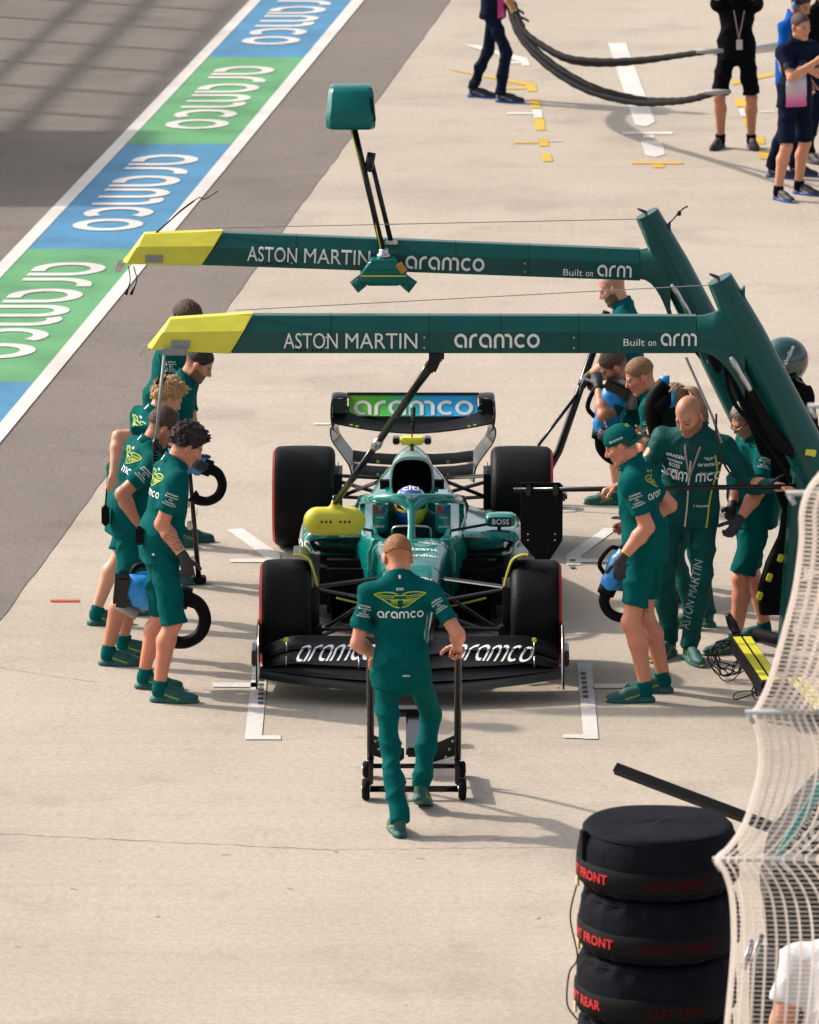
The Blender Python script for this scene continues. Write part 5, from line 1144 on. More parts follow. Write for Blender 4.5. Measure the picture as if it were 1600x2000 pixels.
# ---------------------------------------------------------------- brake blowers: blue body, black fan box, hooked black duct
def blower(label, loc, rz, tilt=(0, 0), sc=1.0, group='blue brake cooling blowers held by the crew'):
    t = thing('cooling_blower', label, 'blower', loc, 0, group)
    E = Matrix.Rotation(rz, 4, 'Z') @ Matrix.Rotation(R(tilt[0]), 4, 'Y') @ Matrix.Rotation(R(tilt[1]), 4, 'X'); t.rotation_euler = E.to_euler(); t.scale = (sc, sc, sc)
    F = Field(.009); F.cap((-.13, 0, -.13), (.10, 0, -.15), .085, .072, .03); F.ell((-.06, 0, -.15), (.13, .10, .11), None, .03); F.cap((.10, 0, -.15), (.15, 0, -.165), .066, .055, .02)
    V, Fc = F.mesh(noise=lambda X, Y, Z: .004*np.sin(60*X)*np.sin(50*Z))
    me_o = np_mesh('motor_body', V+np.array(t.location), Fc, M_blue, t)
    P_ = lambda mb, n, m, par=t, s=False, b=None: mb.build(n, m, par, s, False, None if s else 35, b)
    P_(MB().box((-.20, 0, -.15), (.10, .17, .19), bev=.02), 'fan_box', M_gloss)
    P_(MB().tube(catmull([(-.16, 0, -.06), (-.12, 0, 0), (.02, 0, .0), (.07, 0, -.09)], 5), .017, 10), 'grip', M_black, t, True)
    P_(MB().tube([(.125, 0, -.155), (.19, 0, -.17)], [.068, .066], 18), 'duct_collar', M_black, me_o, True)
    P_(MB().tube(catmull([(.18, 0, -.168), (.25, 0, -.20), (.290, 0, -.28), (.270, 0, -.37), (.20, 0, -.425), (.12, 0, -.43), (.065, 0, -.40)], 7), [.046, .040, .037, .037, .037, .037, .040, .055], 16), 'curved_duct', M_black, t, True)
    P_(MB().tube([(-.22, 0, -.24), (-.10, 0, -.29)], [.03, .038], 12), 'outlet', M_grey, t, True)
    P_(MB().tube([(.12, .0, -.49), (.125, .0, -.56)], .003, 5), 'pin_cord', M_metal, t, True)
    V_, F_ = place2d(text2d('LR', 1, .02), .05, basis((-.02, -.108, -.15), (1, 0, 0), (0, 0, 1))); P_(MB().add(V_, F_), 'body_lettering', M_black, me_o)
    return t

# ---------------------------------------------------------------- front jack trolley
jack = thing('jack_trolley', 'black wheeled front jack with two tall handles', 'jack', (.025, -3.05, 0))
def jp(mb, n, m=M_gloss, par=None, s=False, au=35): return mb.build(n, m, par or jack, s, True, None if s else au)
for sg in (-1, 1):
    x0 = .028+sg*.265
    jp(MB().tube(catmull([(x0, -3.02, .17), (x0, -3.08, .42), (x0, -3.32, .84), (x0-sg*.005, -3.42, .93), (x0-sg*.01, -3.56, .965)], 5), .022, 12), 'handle', M_gloss, None, True)
    for yy, rr_ in ((-3.33, .066), (-2.80, .05)):
        wl = jp(MB().lathe([(.02, -.022), (rr_-.012, -.024), (rr_, -.014), (rr_, .014), (rr_-.012, .024), (.02, .022)], (.028+sg*.292, yy, rr_), 'X', 28), 'wheel', M_rubber, None, True)
        jp(MB().lathe([(.008, -.027), (.02, -.027), (.02, .027), (.008, .027)], (.028+sg*.292, yy, rr_), 'X', 14), 'hub', M_metal, wl, True)
    jp(MB().box((.028+sg*.262, -3.06, .13), (.03, .60, .10), Matrix.Rotation(R(-3), 3, 'X'), .008), 'side_plate')
    mb = MB(); mb.prism([(sg*.255, .31), (sg*.255, .18), (sg*.10, .13), (sg*.06, .16), (sg*.06, .22)], Matrix(((1, 0, 0, .028), (0, 0, -1, -2.95), (0, 1, 0, 0), (0, 0, 0, 1))), .012); pl_ = jp(mb, 'gusset')
    for k in range(3): jp(MB().lathe([(.003, 0), (.008, 0), (.008, .006), (.003, .008)], (.028+sg*(.235-.02*k), -2.97, .27-.05*k), 'Y', 10), 'bolt', M_metal, pl_, True)
jp(MB().tube([(-.26, -3.33, .066), (.316, -3.33, .066)], .020, 10), 'axle', M_gloss, None, True)
jp(MB().tube([(-.24, -2.80, .07), (.296, -2.80, .07)], .016, 10), 'axle', M_gloss, None, True)
jp(MB().box((.028, -2.35, .16), (.10, .95, .06), bev=.012), 'lift_arm'); jp(MB().box((.028, -1.95, .20), (.26, .12, .05), bev=.015), 'lift_pad')
P_, F_ = place2d(text2d('HOLD STRAIGHT', 1, .02), .018, basis((-.237, -3.045, .20), (0, 0, 1), (-1, 0, 0)), False); jp(MB().add(P_, F_), 'handle_lettering', M_white)

# ---------------------------------------------------------------- stop board on a pole
YB_ = -.12
pa = PY(1003, 957, YB_); pb = PY(1556, 950, YB_)
bd = thing('stop_board', 'black board with cut corners clamped to a long black pole held across the crew', 'board', (1.2, YB_, 0))
pole = MB().tube([pa, pb], .017, 12).build('pole', M_gloss, bd, True)
c0 = PY(1017, 944, YB_); c1 = PY(1099, 1094, YB_); x0, x1, z1, z0 = c0.x, c1.x, c0.z, c1.z
plate = MB().prism([(x0, z1), (x1-.02, z1), (x1, z1-.02), (x1, z0+.13), (x1-.08, z0), (x0+.10, z0), (x0, z0+.12)], Matrix(((1, 0, 0, 0), (0, 0, -1, YB_+.03), (0, 1, 0, 0), (0, 0, 0, 1))), .012).build('plate', M_black, bd, auto=30, bev=.003)
for x in (x0+.05, x1-.05):
    MB().box((x, YB_, pa.z), (.035, .05, .07), bev=.008).build('clamp', M_gloss, bd)
    for z in (z1-.02, z0+.17, z0+.13): MB().lathe([(.003, 0), (.007, 0), (.007, .004), (.003, .006)], (x, YB_+.0145, z), 'Y', 8, Matrix.Rotation(math.pi, 4, 'Z')).build('bolt', M_metal, plate, True)

# ---------------------------------------------------------------- rear jack handle
rj = thing('rear_jack', 'tall black rear jack bar with thin brace behind the right rear wheel', 'jack', (1.15, 5.0, 0))
a = PY(1185, 608, 5.06); b = PY(1092, 880, 5.06); dn = b+(b-a)*.5; dn.z = max(dn.z, .08)
MB().tube([a, b, (dn.x, 5.0, .08)], .030, 10).build('lever_bar', M_gloss, rj, True)
c2 = PY(1128, 770, 5.0); d2 = PY(1053, 868, 4.9); MB().tube([c2, d2, (d2.x-.10, 4.85, .1)], .013, 8).build('brace', M_gloss, rj, True)
MB().box((.9, 4.85, .09), (.5, .12, .06), bev=.015).build('base_bar', M_gloss, rj)
for x in (.72, 1.06): MB().lathe([(.02, -.02), (.07, -.02), (.075, 0), (.07, .02), (.02, .02)], (x, 4.85, .075), 'X', 20).build('wheel', M_rubber, rj, True)

# ---------------------------------------------------------------- tyres in heated covers
TS = Vector((1.237, -10.0, 0)); HT = .3245; NT = 5
M_cover = mat('quilted_cover', (.0035, .004, .008), .8, bump=.8, bscale=16, var=.3, vscale=6, spec=.12)
trol = thing('tyre_trolley', 'low trolley under the stack of covered tyres', 'trolley', (TS.x, TS.y, 0))
MB().box((TS.x, TS.y, .045), (.7, .7, .03), bev=.01).build('deck', M_black, trol)
for sx in (-1, 1):
    for sy in (-1, 1): MB().lathe([(.01, -.012), (.022, -.012), (.025, 0), (.022, .012), (.01, .012)], (TS.x+sx*.28, TS.y+sy*.28, .025), 'X', 16).build('castor', M_rubber, trol, True)
place_words = ['topmost covered tyre of the stack, its smooth dark lid showing', 'second covered tyre from the top of the stack', 'third covered tyre from the top of the stack', 'fourth covered tyre down the stack, cut by the frame', 'lowest covered tyre of the stack, below the frame']
for i in range(NT):
    z0 = .062+(NT-1-i)*HT; off = Vector((.008*math.sin(i*2.1), .008*math.cos(i*1.7), 0))
    t = thing('covered_tyre', place_words[i], 'tyre', (TS.x+off.x, TS.y+off.y, z0), 0, 'stacked tyres in black heated covers')
    n = 96; prof = [(.02, .004), (.30, .004), (.37, .012), (.385, .05), (.396, .10), (.400, .17), (.396, .24), (.386, .28), (.372, .318), (.352, .340), (.26, .346), (.12, .348), (.02, .349)]
    pr = catmull([(a_, b_) for a_, b_ in prof], 3); V = []
    for (r_, h_) in pr:
        for k in range(n):
            a_ = 2*math.pi*k/n; e = .010*math.exp(-((h_-.03)/.03)**2)*math.sin(17*a_+i)+.010*math.exp(-((h_-.31)/.03)**2)*math.sin(19*a_+2*i+1)*(0 if i == 0 else 1)+.004*math.sin(5*a_+30*h_+i)
            rr_ = r_+(e if r_ > .2 else 0); V.append((rr_*math.cos(a_), rr_*math.sin(a_), h_*HT/.349+(.004*math.sin(3*a_+i) if h_ > .3 else 0)))
    m_ = len(pr); Fc = [[a_*n+k, a_*n+(k+1) % n, (a_+1)*n+(k+1) % n, (a_+1)*n+k] for a_ in range(m_-1) for k in range(n)]+[[(m_-1)*n+k for k in range(n)]]
    cov = pydata('cover', V, Fc, M_cover, t, True, False)
    mb = MB(); mb.lathe([(.392, .045), (.407, .05), (.407, .155), (.398, .16)], (0, 0, 0), 'Z', 64); mb.f = [f for f in mb.f if len(f) == 4]; mb.mi = [0]*len(mb.f); band_ = mb.build('label_band', M_rubber, t, True, False)
    MB().tube([(.373*math.cos(a_), .373*math.sin(a_), .318*HT/.349) for a_ in np.linspace(0, 2*math.pi, 49)], .004, 6, False).build('seam', M_rubber, cov, True, False)
    if i == 0:
        MB().box((.398*math.cos(R(200)), .398*math.sin(R(200)), .24), (.03, .045, .15), Matrix.Rotation(R(200), 3, 'Z'), .006).build('strap', M_rubber, cov, False, False)
    words = ['LEFT FRONT', 'RIGHT FRONT', 'LEFT REAR', 'RIGHT REAR', 'LEFT FRONT'][i]
    V2, F2, wd = text2d(words, 1.05, .03)
    for a0, nm, mm in ((203, 'cover_lettering', M_red), (284, 'cover_lettering', mat('shaded_red_print', (.045, .003, .003), .8, spec=.1))):  # front word in darker red: shade put into the print colour
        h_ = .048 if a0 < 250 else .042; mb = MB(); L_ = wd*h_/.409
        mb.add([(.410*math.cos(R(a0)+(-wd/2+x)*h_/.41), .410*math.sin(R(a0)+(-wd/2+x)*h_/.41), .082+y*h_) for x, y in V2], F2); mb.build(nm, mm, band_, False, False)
    MB().box((.405*math.cos(R(188)), .405*math.sin(R(188)), .035), (.012, .05, .05), Matrix.Rotation(R(188), 3, 'Z')).build('yellow_tag', mat('cream_tag', (.55, .42, .2), .7), cov, False, False)
hb = thing('handle_bar', 'black square bar sticking out behind the covered tyres', 'bar', (1.4, -7.4, 0))
a = PY(1203, 1501, -7.2); b = PY(1470, 1602, -7.6)
MB().tube([a, b, b+(b-a)*.3], .036, 4).build('bar', M_black, hb); MB().tube([b+(b-a)*.28, (b.x+.25, -7.7, .05)], .02, 8).build('post', M_black, hb)
cbl = MB().tube(catmull([PY(1128, 1722, -10.05), PY(1114, 1790, -10.1), PY(1128, 1868, -10.1), PY(1112, 1900, -10.1), PY(1108, 1960, -10.1), PY(1128, 1992, -10.1)], 8), .005, 6).build('power_cable', mat('dark_red_cable', (.06, .015, .01), .6), None, True)
tag(cbl, 'thin dark cable looping down beside the covered tyres', 'cable')
# ---------------------------------------------------------------- the crew
GRP = 'pit crew in green around the car'
def g2(u, v): p = G(u, v); return (p.x, p.y)
# jack man, back to the camera
F_ = person('ginger haired jack man in green trousers pushing the wheeled jack, his back turned', g2(777, 1628), g2(823, 1583), 92, 1.86, lean=(-.01, .07), pel=(-.05, .03), toes=(8, -14), heel=(0, 22), head=(4, 30, 0),
    hand_l=PY(733, 1277, -3.60), hand_r=PY(893, 1262, -3.64), pole_l=(-.55, -1, -.1), pole_r=(.4, -1, -.2), thick=.96, curl=(70, 62), palm=((.3, 0, -1), (-.3, 0, -1)), skin='red', hair=('short', 'ginger'), bottom='trousers', h=.0065, seed=11, group=GRP)
back_marks(F_); sleeve_marks(F_, 'r', .013); sleeve_marks(F_, 'l', .013)
bvb = obj_bvh(F_['shirt']); decal('hem_mark', [place2d(text2d('AMR25', 1, .02), .011, basis(F_['P']+np.array([.03, -.3, .0]), (1, 0, 0), (0, 0, 1)))], bvb, (0, -1, 0), M_white, F_['shirt'], .003, .6)
def pocket(I, u, v, y, length, text=True):
    p = PY(u, v, y-.3); bv = obj_bvh(I['bot']); d = (1, 0, -.18)
    decal('pocket_piping', [place2d(panel2d(length, 0, .010, 10, 1), 1, basis(p, d, (0, 0, 1)), False)], bv, (0, -1, 0), M_white, I['bot'], .004, .9)
    if text: decal('pocket_lettering', [place2d(text2d('BOSS', 1, .02), .014, basis(p+Vector((.06, 0, .018)), d, (0, 0, 1)))], bv, (0, -1, 0), M_white, I['bot'], .004, .9)
pocket(F_, 838, 1332, -3.9, .07, False)
# front left group
A_ = person('curly dark haired crewman in green shorts with a tattooed forearm', g2(300, 1345), g2(330, 1371), 14, 1.86, lean=(.08, .02), pel=(.0, .02), toes=(-20, -20), head=(2, 34, 0), slen=1.04, thick=1.05,
    hand_r=PY(361, 1090, -.95), hand_l=PY(300, 1104, -.55), pole_r=(-.4, .1, -1), curl=(60, 40), hdir=(None, (.25, 0, -1)), skin='red', hair=('curly', 'dark'), glove=(True, True), h=.0075, seed=21, tattoo='r', group=GRP)
back_marks(A_); sleeve_marks(A_, 'r', .015); pocket(A_, 283, 1103, -.9, .10)
p = A_['P']-A_['f']*.13+np.array([0, -.08, .10]); MB().box(p, (.05, .05, .12), bev=.012).build('radio', M_black, A_['bot'], auto=40)
B_ = person('brown haired stubbled crewman in green shorts beside the blond man', g2(258, 1278), g2(228, 1299), 22, 1.80, lean=(.13, .0), pel=(.03, 0), toes=(-26, -24), head=(-2, 36, 0), thick=1.08,
    hand_r=PY(268, 1022, .05), hand_l=PY(300, 1060, .3), pole_r=(-1, -.5, -.2), curl=(40, 40), skin='tan', hair=('crop', 'brown'), beard=('brown', .35), h=.008, seed=31, glove=(True, False), group=GRP)
sleeve_marks(B_, 'r', .015); back_marks(B_)
p = B_['P']-B_['f']*.15+np.array([0, -.06, .06]); rd = MB().box(p, (.05, .07, .13), bev=.012).build('radio', M_black, B_['bot'], auto=40); MB().tube([p+np.array([0, 0, .06]), p+np.array([.01, 0, .17])], .006, 6).build('aerial', M_black, rd, True)
C_ = person('blond curly haired crewman with his bare elbow bent behind him', g2(262, 1200), g2(205, 1220), 26, 1.80, lean=(.17, .02), pel=(.06, 0), toes=(-20, -20), head=(-6, 34, 0),
    hand_r=PY(222, 925, 1.0), pole_r=(-1, -.3, .1), curl=(40, 40), skin='pale', hair=('messy', 'blond'), h=.0085, seed=41, group=GRP)
back_marks(C_)
D_ = person('bearded crewman with dark hair shaved at the sides, looking down beneath the lime boom tip', g2(315, 1128), g2(330, 1140), -12, 1.78, lean=(.14, -.04), pel=(0, 0), head=(8, 34, 0), hand_r=PY(372, 892, 2.0), hand_l=PY(385, 900, 2.4), pole_r=(-.3, -.5, -1),
    skin='fair', hair=('short', 'dark'), beard=('dark', .7), h=.0085, seed=51, glove=(True, True), group=GRP)
sleeve_marks(D_, 'r', .013)
E_ = person('brown haired crewman mostly hidden behind the nearer lime boom tip', g2(330, 1068), g2(366, 1058), 0, 1.87, lean=(.10, .0), pel=(-.12, 0), head=(-20, 30, 0), skin='tan', hair=('crop', 'brown'), h=.010, seed=61, group=GRP)
sleeve_marks(E_, 'r', .013)
# right hand group
H_ = person('crewman in a backward green cap and shorts holding a blower, nearest on the right', g2(1242, 1371), g2(1278, 1352), 168, 1.86, lean=(-.075, .02), pel=(.0, .02), toes=(14, 12), head=(4, 26, 0), slen=.74, thick=1.10,
    hand_l=PY(1213, 1092, -1.03), hand_r=PY(1235, 1020, -.55), pole_l=(.6, -.1, -1), curl=(30, 40), hdir=((-.1, 0, -1), None), skin='red', hair=('short', 'brown'), glove=(True, False), cap=True, h=.0075, seed=71, group=GRP)
back_marks(H_); sleeve_marks(H_, 'l', .015)
bvc = obj_bvh(H_['cap']); hf = H_['hM'][:, 1]; hx = H_['hM'][:, 0]; hu = H_['hM'][:, 2]
decal('cap_lettering', [place2d(round_word('aramco', .22), .014, basis(H_['hw'](-.13, .0, .045), -hf*1.0, hu))], bvc, -hx, M_white, H_['cap'], .002, .2)
decal('cap_emblem', [place2d(wings2d(), .034, basis(H_['hw'](-.06, -.12, .085), -hx*.5-hf*.85*-1*-1, hu))], bvc, -hx*.85-hf*.6, M_lime, H_['cap'], .002, .3)
I_ = person('bald bearded man in a green team suit holding the long pole of the stop board', g2(1352, 1292), g2(1300, 1284), -100, 1.90, lean=(.03, -.10), pel=(.06, .06), toes=(28, -20), head=(-24, 30, 0), hand_l=PY(1522, 951, YB_+.03), hand_r=PY(1205, 953, YB_+.03),
    pole_l=(.2, .4, -1), pole_r=(-.2, .5, -1), curl=(62, 62), palm=((0, -.2, -1), (0, -.2, -1)), hdir=((1, -.35, -.05), (-1, -.35, -.05)), skin='fair', buzz=('brown', .22), beard=('brown', .55), top='suit', topc='suit', bottom='trousers', botc='suit', h=.0075, seed=81, thick=1.12, group=GRP)
bvi = obj_bvh(I_['shirt']); n = I_['tf']; rt = -I_['sr']; u = I_['tu']; N_ = I_['N']
cI = lambda a, d: N_+rt*a-u*d+n*.2
V, Fc, wd = round_word('aramco', .2)
for w_, x_ in (('aram', -.105), ('mco', .115)): decal('chest_lettering', [place2d(round_word(w_, .2), .060, basis(cI(x_, .262), rt, u), True, .19 if w_ == 'aram' else .15)], bvi, n, M_white, I_['shirt'], .010, .5)
decal('sponsor_list', [place2d(bars2d([('MAADEN', 1), ('cognizant', .9), ('BOSS', 1.1), ('JCB', 1.2), ('ServiceNow', .7)], .5, .02), .022, basis(cI(-.105, .10), rt, u), False)], bvi, n, M_white, I_['shirt'], .004, .5)
decal('chest_emblem', [place2d(wings2d(), .028, basis(cI(.115, .115), rt, u))], bvi, n, M_white, I_['shirt'], .004, .5)
decal('chest_name', [place2d(round_word('aramco', .22), .020, basis(cI(.115, .155), rt, u)), place2d(bars2d([('Valvoline', 1)]), .020, basis(cI(.115, .195), rt, u), False)], bvi, n, M_white, I_['shirt'], .004, .5)
decal('inner_shirt', [(lambda q: (q[0], q[1]))(place2d(([(0, -.02), (-.075, -.02), (-.06, -.05), (-.045, -.08), (-.03, -.11), (-.012, -.145), (0, -.16), (.012, -.145), (.03, -.11), (.045, -.08), (.06, -.05), (.075, -.02)], [[0, i, i+1] for i in range(1, 11)], 0), 1, basis(cI(.0, .015), rt, u), False))], bvi, n, TOPM['dgreen'], I_['shirt'], .004, .5)
for sg in (-1, 1): decal('lanyard', [place2d(strip2d([(sg*.05*(1-t), -.03-.20*t) for t in np.linspace(0, 1, 10)], .012)+(0,), 1, basis(cI(.0, .0), rt, u), False)], bvi, n, mat('tan_strap', (.35, .25, .2), .6), I_['shirt'], .008, .5)
decal('zip', [place2d(strip2d([(0, y) for y in np.linspace(-.60, -.12, 24)], .010)+(0,), 1, basis(cI(.0, 0), rt, u), False)], bvi, n, mat('cream_zip', (.6, .5, .36), .6), I_['shirt'], .006, .5)
decal('side_piping', [place2d(strip2d([(x, y) for x, y in catmull([(.15, -.08), (.165, -.2), (.14, -.36), (.135, -.58)], 6)], .010)+(0,), 1, basis(cI(.0, 0), rt, u), False)], bvi, n, M_lime, I_['shirt'], .006, .5)
decal('name_lettering', [place2d(text2d('S. PECKHAM', 1, .01), .013, basis(cI(.09, .44), rt, u))], bvi, n, M_white, I_['shirt'], .004, .5)
hip, k, a, sd = I_['leg']['l']; ax = unit(k-a); o_ = (a*.5+k*.5)+np.array([0, -.25, .14])
bvl = obj_bvh(I_['bot'])
for w_, q_, l_ in (('ASTON', -.145, .20), ('MARTIN', .11, .25)): decal('leg_lettering', [place2d(text2d(w_, 1, .0), .055, basis(o_+ax*q_, ax, (-1, 0, 0)), True, l_)], bvl, (0, -1, 0), mat('grey_print', (.3, .36, .36), .6), I_['bot'], .004, .6)
J_ = person('grey haired crewman in glasses and green shorts beside the leaning mast', g2(1420, 1275), g2(1478, 1250), 196, 1.75, lean=(.01, -.01), pel=(.07, 0), toes=(10, 0), head=(8, 30, 0), hand_l=PY(1442, 1018, .1), hand_r=PY(1425, 1010, .35), pole_l=(1, -.4, -.3), curl=(45, 45),
    skin='red', hair=('crop', 'grey'), beard=('grey', .6), glove=(True, True), belly=.06, thick=1.15, h=.008, seed=91, group=GRP)
sleeve_marks(J_, 'l', .014)
hw = J_['hw']; mb = MB()
mb.tube(catmull([hw(-.083, -.01, .012), hw(-.075, .06, .006), hw(-.045, .105, -.002), hw(0, .115, .0), hw(.045, .105, -.002), hw(.075, .06, .006), hw(.083, -.01, .012)], 5), .004, 6); mb.build('glasses', M_gloss, J_['root'], True)
K_ = person('crew woman with a tied blond ponytail seen from behind the bald man', g2(1335, 1226), g2(1368, 1222), 152, 1.72, lean=(-.06, .04), head=(6, 22, 0), hand_l=PY(1290, 850, .9), hand_r=PY(1262, 862, 1.25), skin='fair', hair=('pony', 'light'), bottom='trousers', botc='suit', top='suit', topc='suit', h=.009, seed=101, thick=.92, group=GRP)
L_ = person('short haired crewman in green reaching to the hooked duct with gloved hand', g2(1290, 1182), g2(1312, 1176), 168, 1.80, lean=(-.10, .0), head=(20, 26, 0), hand_l=PY(1196, 858, 1.75), hand_r=PY(1215, 850, 2.1), pole_l=(.5, -.3, -1), curl=(45, 45), skin='red', hair=('short', 'light'), glove=(True, True), bottom='trousers', botc='suit', h=.0085, seed=111, group=GRP)
sleeve_marks(L_, 'l', .013)
M_ = person('bearded crewman leaning over a blower below the nearer boom', g2(1250, 1152), g2(1272, 1140), 178, 1.78, lean=(-.14, .0), pel=(.02, 0), head=(4, 34, 0), hand_l=PY(1168, 752, 2.12), hand_r=PY(1195, 760, 2.5), pole_l=(.3, -.6, -.7), curl=(55, 55), skin='tan', hair=('short', 'brown'), beard=('brown', .45), glove=(True, True), h=.0085, seed=121, group=GRP)
sleeve_marks(M_, 'l', .013)
N__ = person('shaven headed bearded crewman gripping the rear jack bar', g2(1190, 985), g2(1225, 975), 176, 1.80, lean=(-.03, -.02), pel=(.06, 0), head=(0, 28, 0), hand_l=PY(1150, 735, 4.95), hand_r=PY(1160, 745, 5.0), pole_l=(.3, -.5, -1), curl=(80, 80), palm=((0, .3, -1), (0, .3, -1)), skin='pale', buzz=('brown', .35), beard=('dark', .8), glove=(True, True), h=.0095, seed=131, group=GRP)
back_marks(N__)
O_ = person('crewman in green crash helmet and black overalls behind the leaning mast', (2.60, 2.25), (2.86, 2.3), 200, 1.80, lean=(-.10, 0), head=(0, 14, 0), skin='fair', top='suit', topc='black', bottom='trousers', botc='black', shoe='black', h=.0095, seed=141, thick=1.05)
F = Field(.008); hw = O_['hw']; F.ell(hw(0, -.005, .015), npv((.152, .178, .166)), O_['hM'], .02); F.ell(hw(0, .03, -.06), npv((.105, .12, .10)), O_['hM'], .04)
V, Fc = F.mesh(cuts=[(hw(0, 0, -.135), -O_['hM'][:, 2])]); q = (V-O_['HC'])@O_['hM']; C = np.tile(np.array((.001, .060, .052)), (len(V), 1)); C[(q[:, 1] > .06) & (q[:, 2] < .055) & (q[:, 2] > -.05)] = (.006, .006, .008); C[q[:, 2] < -.09] = (.006, .006, .007); C[(q[:, 1] < -.085) & (q[:, 2] < .05)] = (.006, .006, .007); C[(np.abs(q[:, 2]+.05) < .012) & (q[:, 1] < .06)] = (.006, .006, .007)
hel = np_mesh('helmet', V, Fc, M_attr, O_['root'], C); bvh_ = obj_bvh(hel); hM = O_['hM']
decal('helmet_lettering', [place2d(text2d('Valvoline', 1, .02), .032, basis(O_['HC']+np.array([.035, -.3, .07]), (.45, 0, .89), (-.89, -.1, .45)))], bvh_, np.array([0, -1., .05]), M_white, hel, .003, .6)
MB().box(hw(.0, .02, .155), (.07, .10, .02), Matrix(O_['hM'].tolist()), .01).build('helmet_vent', M_grey, hel)
mb = MB(); mb.lathe([(.01, 0), (.05, .0), (.05, .025), (.03, .03)], hw(-.115, -.03, -.03), 'X', 18, Matrix.Rotation(R(90), 4, 'Z')); mb.build('ear_cup', M_gloss, hel, True)
MB().tube(catmull([hw(-.10, -.02, -.09), hw(-.13, -.08, -.20), hw(-.06, .02, -.36), hw(0.02, .1, -.42)], 7), .006, 6).build('air_line', M_grey, O_['root'], True)
# neighbours at the next box
P_ = person('person in navy trousers and blue soled shoes gripping the heavy hoses', g2(935, 190), g2(990, 200), -12, 1.80, lean=(.08, 0), head=(0, 10, 0), hand_r=PY(1012, 40, 23.8), hand_l=PY(1000, 15, 24.6), skin='tan', hair=('short', 'dark'), top='polo', topc='navy', bottom='trousers', botc='navy', shoe='navy', glove=(True, True), h=.012, seed=151)
decal('pink_panel', [place2d(panel2d(.16, -.02, .45), 1, basis(P_['P']+np.array([.10, -.4, -.04]), (1, 0, 0), (0, 0, 1)), False)], obj_bvh(P_['shirt']), (-.1, -1, 0), mat('pink_cloth', (.62, .05, .28), .7), P_['shirt'], .004, .8)
Q_ = person('person in black shirt and shorts with raised arms and a hanging lanyard', g2(1470, 290), g2(1403, 290), -92, 1.84, lean=(0, 0), toes=(12, -22), head=(0, 0, 0), hand_r=PY(1405, -40, 20.6), hand_l=PY(1450, -45, 20.6), pole_r=(-.6, -.6, -1), pole_l=(.7, -.6, -1), curl=(60, 60), skin='tan', hair=('short', 'brown'), top='polo', topc='black', botc='black', shoe='black', sock='black', h=.011, seed=161, thick=1.05)
bq = obj_bvh(Q_['shirt'])
for sg in (-1, 1): decal('lanyard', [place2d(strip2d([(sg*.05*(1-t)+.015, -.10-.28*t) for t in np.linspace(0, 1, 10)], .012)+(0,), 1, basis(Q_['N']+np.array([0, -.3, 0.]), (1, 0, 0), (0, 0, 1)), False)], bq, (0, -1, 0), mat('tan_strap', (.35, .25, .2), .6), Q_['shirt'], .006, .7)
p = Q_['N']+np.array([.02, -.16, -.43]); MB().box(p, (.06, .012, .10), bev=.004).build('pass_card', mat('pass_white', (.6, .5, .48), .5), Q_['shirt'])
R_ = person('man in navy shirt with a blue to pink side panel, his bare arms folded', g2(1570, 380), g2(1527, 392), -48, 1.80, lean=(.02, -.02), toes=(10, -8), head=(-6, 6, 0), hand_r=PY(1592, 122, 18.0), hand_l=PY(1575, 135, 18.1), pole_r=(-.2, -.6, -1), pole_l=(.9, .1, -1), curl=(50, 50), skin='fair', hair=('short', 'brown'), top='polo', topc='navy', botc='navy', shoe='navy', sock='black', h=.010, seed=171, thick=1.05)
mg = bpy.data.materials.new('blue_pink_panel'); mg.use_nodes = True; nn = mg.node_tree.nodes; LL = mg.node_tree.links; bb = nn['Principled BSDF']; bb.inputs['Roughness'].default_value = .7
tcg = nn.new('ShaderNodeTexCoord'); sxg = nn.new('ShaderNodeSeparateXYZ'); LL.new(tcg.outputs['Object'], sxg.inputs[0]); crg = nn.new('ShaderNodeValToRGB'); mrg = nn.new('ShaderNodeMapRange'); mrg.inputs[1].default_value = .82; mrg.inputs[2].default_value = 1.30; LL.new(sxg.outputs[2], mrg.inputs[0]); LL.new(mrg.outputs[0], crg.inputs[0])
e = crg.color_ramp.elements; e[0].color = (.62, .10, .32, 1); e[0].position = .18; e[1].color = (.008, .012, .03, 1); e[1].position = 1
for pos, c in ((.42, (.6, .42, .5, 1)), (.60, (.5, .55, .62, 1)), (.80, (.01, .16, .42, 1))):
    q = e.new(pos); q.color = c
LL.new(crg.outputs[0], bb.inputs['Base Color'])
decal('side_panel', [place2d(panel2d(.17, -.05, .42), 1, basis(R_['P']+np.array([-.06, -.4, -.05]), (1, 0, 0), (0, 0, 1)), False)], obj_bvh(R_['shirt']), (-.25, -1, 0), mg, R_['shirt'], .010, .8)
decal('chest_mark', [place2d(bars2d([('BWT', 1), ('MSC', .8), ('EURO', .6)], .4, .03), .03, basis(R_['N']+np.array([.02, -.4, -.16]), (.85, -.5, 0), (0, 0, 1)), False)], obj_bvh(R_['shirt']), (-.3, -1, 0), mat('pink_print', (.6, .12, .35), .6), R_['shirt'], .004, .8)
S_ = person('person in bright blue shirt and headphones behind the man with folded arms', g2(1562, 343), g2(1520, 347), -25, 1.86, lean=(.02, 0), head=(-10, 24, 0), skin='tan', hair=('short', 'dark'), beard=('dark', .6), top='polo', topc='blue', bottom='trousers', botc='navy', shoe='navy', h=.012, seed=181)
hw = S_['hw']; mb = MB(); mb.tube([hw(.09*math.cos(t), -.01, .02+.125*math.sin(t)) for t in np.linspace(0, math.pi, 13)], .010, 8)
hp = mb.build('headphones', M_gloss, S_['root'], True)
